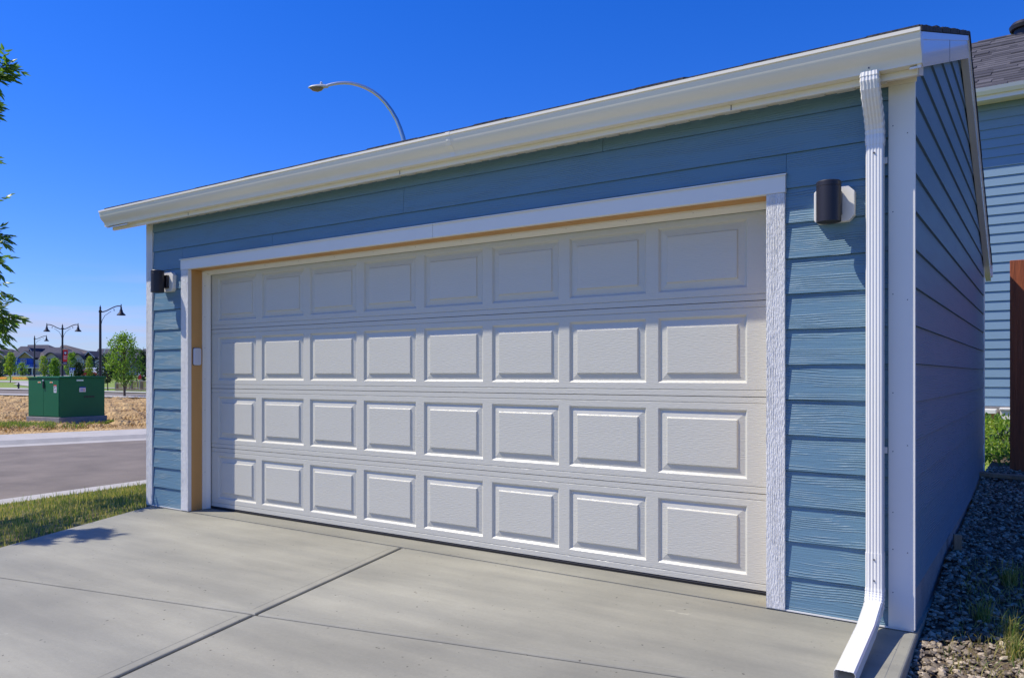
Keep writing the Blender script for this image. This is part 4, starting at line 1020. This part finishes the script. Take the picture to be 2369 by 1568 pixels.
def roofp(parent, eave, ridge, d, run=4.5, mat=M_hroof, name='roof', lip=.5):
    """eave (u0,u1,v) in front, ridge (u0,u1,v) farther back, then down again behind"""
    e0, e1 = at(eave[0], eave[2], d - lip), at(eave[1], eave[2], d - lip); r0, r1 = at(ridge[0], ridge[2], d + run), at(ridge[1], ridge[2], d + run)
    b0 = e0 + F * (2 * run + 2 * lip) + RT * ((r0 - e0).dot(RT)) * .1; b1 = e1 + F * (2 * run + 2 * lip)
    dn = Vector((0, 0, -.22)); b_ = MB()
    b_.add([e0, e1, r1, r0, b0, b1, e0 + dn, e1 + dn, b0 + dn, b1 + dn], [(0, 1, 2, 3), (3, 2, 5, 4), (0, 3, 4), (1, 5, 2), (0, 6, 7, 1), (0, 4, 8, 6), (1, 7, 9, 5), (4, 5, 9, 8), (6, 8, 9, 7)])
    return b_.build(name, mat, parent)
def gable(parent, peak, base, d, wall_mat, roof_mat=M_hroof, wall_bottom=None, dep=6, trim=True, th=1.6, arch=False):
    (pu, pv), (u0, u1, vb) = peak, base
    n = 8 if arch else 1
    def edge(ua, ub, up=True):      # from eave to peak
        out = []
        for i in range(n + 1):
            t = i / n; v = vb + (pv - vb) * (math.sin(t * math.pi / 2) if arch else t); out.append((ua + (ub - ua) * t, v))
        return out
    L1 = edge(u0, pu); R1 = edge(u1, pu)[::-1][1:]; outline = L1 + R1
    wb = wall_bottom if wall_bottom else vb
    wallp(parent, outline + ([(u1, wb), (u0, wb)] if wb != vb else []), d, wall_mat, dep)
    b_ = MB()
    for (a, c) in zip(outline[:-1], outline[1:]):
        b_.prism([at(a[0], a[1] - th, d - .5), at(c[0], c[1] - th, d - .5), at(c[0], c[1] - .05, d - .5), at(a[0], a[1] - .05, d - .5)], F * (dep + .5))
    r_ = b_.build('roof', roof_mat, parent)
    if trim:
        b_ = MB()
        for (a, c) in zip(outline[:-1], outline[1:]):
            b_.prism([at(a[0], a[1] - .6, d - .56), at(c[0], c[1] - .6, d - .56), at(c[0], c[1] + .9, d - .56), at(a[0], a[1] + .9, d - .56)], F * .05)
        b_.build('fascia', M_hwhite, r_)
def window(parent, u0, u1, v0, v1, d, cols_=2, rows_=2, t=.55):
    f_ = MB()
    us = [u0 + (u1 - u0) * i / cols_ for i in range(cols_ + 1)]; vs_ = [v0 + (v1 - v0) * i / rows_ for i in range(rows_ + 1)]
    for u in us: f_.prism([at(u - t / 2, v0 - t / 2, d), at(u + t / 2, v0 - t / 2, d), at(u + t / 2, v1 + t / 2, d), at(u - t / 2, v1 + t / 2, d)], F * .05)
    for v in vs_: f_.prism([at(u0, v - t / 2, d + .01), at(u1, v - t / 2, d + .01), at(u1, v + t / 2, d + .01), at(u0, v + t / 2, d + .01)], F * .04)
    w_ = f_.build('window', M_hwhite, parent)
    g_ = MB(); g_.prism([at(u0, v0, d + .06), at(u1, v0, d + .06), at(u1, v1, d + .06), at(u0, v1, d + .06)], F * .03); g_.build('pane', M_glass, w_); return w_
def post(parent, u, v0, v1, d, w=.9, mat=M_hwhite, name='column'):
    b_ = MB(); b_.prism([at(u - w / 2, v0, d), at(u + w / 2, v0, d), at(u + w / 2, v1, d), at(u - w / 2, v1, d)], F * .25); return b_.build(name, mat, parent)
def hthing(u, label, d=HD): return thing('house', Vector((at(u, HY, d).x, at(u, HY, d).y, 1.19)), label, 'house')
VB = 868.5
# A green, far left
A = hthing(0, 'green house with a white trimmed gable at the left edge of the picture')
wallp(A, [(-55, 826), (13, 826), (13, VB), (-55, VB)], HD, M_hgreen); roofp(A, (-60, 30, 826), (-50, 26, 807), HD); gable(A, (-8, 812), (-32, 15, 829), HD - 1.6, M_htan, wall_bottom=829)
post(A, 7.5, 829, VB, HD - 1.6); window(A, -6, 4, 833, 843, HD - .1)
# B blue
B = hthing(50, 'bright blue house with a tan gable and white framed window')
wallp(B, [(29, 826), (75, 826), (75, VB), (29, VB)], HD, M_hblue, 9)
roofp(B, (12, 80, 828), (48, 62, 801), HD + .5, 5); roofp(B, (60, 122, 826), (64, 112, 797.5), HD + 4, 5)
gable(B, (57, 813), (38.5, 77, 828), HD - 1.5, M_htan, wall_bottom=828.5, trim=True)
wallp(B, [(38.5, 828.5), (75.5, 828.5), (75.5, 848), (38.5, 848)], HD - 1.5, M_hblue, 1.4)
gable(B, (68, 806), (60, 80, 823), HD + 2.5, M_hwhite)
window(B, 46.8, 60.5, 831, 842, HD - 1.62, 4, 2)
b_ = MB(); b_.prism([at(28, 849, HD - 3), at(76, 849, HD - 3), at(76, 851.5, HD - 3), at(28, 851.5, HD - 3)], F * 3); b_.build('porch_roof', M_hwhite, B)
wallp(B, [(30, 842), (74, 842), (76, 849), (28, 849)], HD - 2.9, M_hblue, 1.2, 'porch_fascia')
for u in (30, 37, 44, 62, 74): post(B, u, 851.5, VB, HD - 2.9, 1.2)
wallp(B, [(29, 851), (74, 851), (74, VB), (29, VB)], HD - .3, M_hnavy, .2)
window(B, 55, 62, 853.5, 862, HD - .5, 1, 2); post(B, 37.5, 829, 842, HD - 1.7, 1.1)
# C taupe with arched gable and cream wing
Cc = hthing(110, 'taupe house with an arched gable and a cream side wing')
wallp(Cc, [(80, 826), (150, 826), (150, VB), (80, VB)], HD, M_htaupe, 9)
roofp(Cc, (76, 160, 829), (112, 150, 803.5), HD + .3, 5); 
wallp(Cc, [(79.5, 832), (100, 832), (100, VB), (79.5, VB)], HD - 1.2, M_hcream, 1.1); roofp(Cc, (74, 104, 831), (82, 100, 816), HD - .5, 3, M_hroof2)
gable(Cc, (116, 817), (97, 135, 831), HD - 1.8, M_htaupe, wall_bottom=VB, arch=True, trim=False, th=2.4); post(Cc, 102.5, 829, VB, HD - 1.95, .9)
window(Cc, 106, 117.5, 828.5, 840, HD - 1.95, 2, 2)
# D second arch
Dh = hthing(178, 'grey house with an arched gable right of the red banner')
wallp(Dh, [(150, 826), (196, 826), (196, VB), (150, VB)], HD, M_htaupe, 9)
roofp(Dh, (120, 196, 828), (142, 152, 798), HD + 2.5, 6.5, M_hroof2); roofp(Dh, (134, 200, 828), (145, 182, 812), HD + .2, 4)
gable(Dh, (178, 819), (163, 193, 832), HD - 1.8, M_htaupe, wall_bottom=VB, arch=True, trim=False, th=2.6); post(Dh, 192, 831, VB, HD - 1.95, .9)
window(Dh, 176, 187, 831, 841, HD - 1.95, 3, 2)
# E navy
Eh = hthing(204, 'dark blue house with a brown gable between the grey house and the white braced gable')
wallp(Eh, [(194, 828), (222, 828), (222, VB), (194, VB)], HD + .6, M_hnavy, 8)
roofp(Eh, (180, 224, 829), (182, 202, 812.5), HD + 1, 4, M_hroof2); gable(Eh, (204, 813), (190, 219, 827.5), HD - .6, M_hroof2, M_hroof, wall_bottom=828)
window(Eh, 195.5, 200.5, 827.5, 831, HD - .75, 2, 1); window(Eh, 206, 211, 834, 842, HD + .5, 1, 2)
# F big roof with white braced gable
Fh = hthing(262, 'wide house with a big charcoal roof, white gable braces and porch columns')
wallp(Fh, [(220, 828), (322, 828), (322, VB), (220, VB)], HD, M_htaupe, 9)
roofp(Fh, (216, 330, 828.5), (227, 322, 806.5), HD + .2, 5)
gable(Fh, (262, 815), (219, 305, 838), HD - 2.2, M_hnavy, M_hroof, wall_bottom=838, dep=2)
for u in (247, 252.5, 258.5): post(Fh, u, 820, 836, HD - 2.4, .8)
b_ = MB(); b_.prism([at(240, 828.5, HD - 2.5), at(270, 828.5, HD - 2.5), at(270, 829.6, HD - 2.5), at(240, 829.6, HD - 2.5)], F * .2); b_.prism([at(218, 849, HD - 2.4), at(300, 849, HD - 2.4), at(300, 851, HD - 2.4), at(218, 851, HD - 2.4)], F * 2); b_.build('beam', M_hwhite, Fh)
for u in (221, 224.5, 229, 300, 312): post(Fh, u, 851, VB, HD - 2.4, 1.1)
window(Fh, 254, 262, 831, 838, HD - .2, 1, 1); window(Fh, 270, 280, 852, 862, HD - .2, 2, 2)
Gh = hthing(340, 'dark brown house beside the garage corner')
wallp(Gh, [(329, 822), (372, 822), (372, VB), (329, VB)], HD - .5, M_hbrown, 8); roofp(Gh, (326, 376, 822.5), (331, 372, 806.5), HD - .5, 4.5)
window(Gh, 334, 338.5, 834, 842, HD - .7, 1, 2)

# ------------------------------------------------------------------ park furniture
def picket_fence():
    t = thing('low_fence', ground_at(300, 903), 'low brown slatted fence behind the bright green tree, its right end taller', 'fence')
    segs = [((268.5, 903), (303.5, 903.4), .64), ((303.5, 903.4), (345, 903.8), .88)]
    for (a, c, h) in segs:
        pa = ground_at(*a); pc = ground_at(*c); dv = pc - pa; n = int(dv.length / .13); b_ = MB(); q = dv.normalized()
        for i in range(n):
            p = pa + dv * (i + .5) / n; b_.prism([p - q * .035, p + q * .035, p + q * .035 + Vector((0, 0, h)), p - q * .035 + Vector((0, 0, h))], F * .03)
        b_.build('slat_panel', M_wood2, t)
        b_ = MB(); b_.prism([pa + Vector((0, 0, h)), pc + Vector((0, 0, h)), pc + Vector((0, 0, h + .08)), pa + Vector((0, 0, h + .08))], F * .15); b_.build('rail', M_wood3, t); b_ = MB(); b_.prism([pa + Vector((0, 0, .05)), pc + Vector((0, 0, .05)), pc + Vector((0, 0, .14)), pa + Vector((0, 0, .14))], F * -.06); b_.build('rail', M_wood3, t)
    for u, v, h in ((268.5, 903, .86), (287, 903.2, .86), (303.5, 903.4, 1.05), (325, 903.6, 1.05)):
        p = ground_at(u, v); b_ = MB(); b_.prism([p - RT * .13, p + RT * .13, p + RT * .13 + F * .25, p - RT * .13 + F * .25], (0, 0, h)); b_.build('post', M_wood3, t)
M_wood2 = material('brown_slats', (.24, .115, .06), .8, var=.2, vscale=2); M_wood3 = material('pale_timber', (.56, .43, .31), .8, var=.1, vscale=2)
picket_fence()
SG = thing('sign_board', on_col(166.5, 84), 'small blue and white sign board on two posts in front of the trees', 'sign')
flat('board', [(160.5, 850.5), (174.2, 850.5), (172.5, 856.5), (161.2, 856.5)], 84, .06, M_blu, SG)
flat('emblem', disc(164.8, 854.5, 1.7), 83.95, .04, M_wht, SG)
flat('emblem', [(169, 853), (172, 856.5), (169.2, 856)], 83.95, .04, M_wht, SG)
flat('lower_board', [(160.3, 857), (169.5, 857), (169.5, 863.5), (160.3, 863.5)], 84, .06, M_wht, SG)
b = MB()
for a_, c_ in ((161.5, 163), (163.6, 165.5), (166.2, 168.3)): b.prism([at(a_, 859, 83.95), at(c_, 859, 83.95), at(c_, 861, 83.95), at(a_, 861, 83.95)], F * .04)
b.build('lettering', M_navy, SG)
for u in (162.5, 168.5):
    b = MB(); p = on_col(u, 84.2); b.tube([p, Vector((p.x, p.y, at(u, 858, 84).z))], .04, 6); b.build('post', M_wht, SG)
# hydrant on the far pavement
p = ground_at(43, 901); HYD = thing('fire_hydrant', p, 'small dark hydrant on the far pavement at the left of the green transformer', 'hydrant')
b = MB(); b.lathe([(.10, 0), (.10, .04), (.065, .06), (.065, .36), (.09, .38), (.09, .41), (.065, .43), (.05, .50), (.03, .54), (.001, .55)], seg=12); b.build('barrel', M_black, HYD, smooth=True, local=True)
HYD.scale = (1.25, 1.25, 1.25)
b = MB(); b.tube([(-.14, 0, .30), (.14, 0, .30)], .035, 8); b.tube([(0, 0, .30), (0, -.13, .30)], .045, 8); b.build('outlet', M_black, HYD, local=True)
# parked vehicles glimpsed behind the transformer
def car(u, d, col, label, rot, s=1.0):
    p = on_col(u, d); t = thing('parked_car', p, label, 'car', 'cars parked below the houses'); t.rotation_euler = (0, 0, rot)
    m_ = material('car_paint', col, .25, coat=.6)
    b_ = MB(); side_ = [(-2.1, .35), (-2.15, .7), (-1.3, .85), (-.75, 1.35), (.7, 1.38), (1.45, .88), (2.1, .78), (2.15, .35)]
    b_.prism([(x_ * s, -.85 * s, z_ * s) for x_, z_ in side_], (0, 1.7 * s, 0)); b_.build('body', m_, t, bevel=.08, local=True)
    b_ = MB(); b_.prism([(x_ * s, -.87 * s, z_ * s) for x_, z_ in ((-1.15, .9), (-.7, 1.27), (.62, 1.29), (1.2, .9))], (0, 1.74 * s, 0)); b_.build('window', M_glass, t, local=True)
    for x_ in (-1.35, 1.35):
        for y_ in (-.88, .70):
            w_ = MB(); w_.tube([(x_ * s, y_ * s, .33 * s), (x_ * s, (y_ + .18) * s, .33 * s)], .33 * s, 16); w_.build('wheel', M_rubber, t, local=True)
car(199, 122, (.55, .03, .02), 'red car parked below the dark blue house, half hidden by the transformer', TH + .5, .75)
car(216, 126, (.7, .7, .72), 'white car parked beside the porch columns behind the tall lamp', TH - .4)
# leaning red and white sign at the right
LS = thing('sign_board', on_col(321, 83), 'leaning red and white sign board beside the garage corner above the low fence', 'sign')
flat('board', [(317.5, 866.5), (323.5, 858.5), (326.5, 861), (320, 869.5)], 83, .06, M_wht, LS); flat('lower_board', [(318.5, 871), (324.5, 865.5), (327.5, 873), (324, 877.5), (319, 877.5)], 82.8, .06, M_red, LS)
for u in (318.5, 326):
    b = MB(); p = on_col(u, 83.2); b.tube([p, Vector((p.x, p.y, at(u, 866, 83.2).z))], .035, 6); b.build('post', M_wood3, LS)
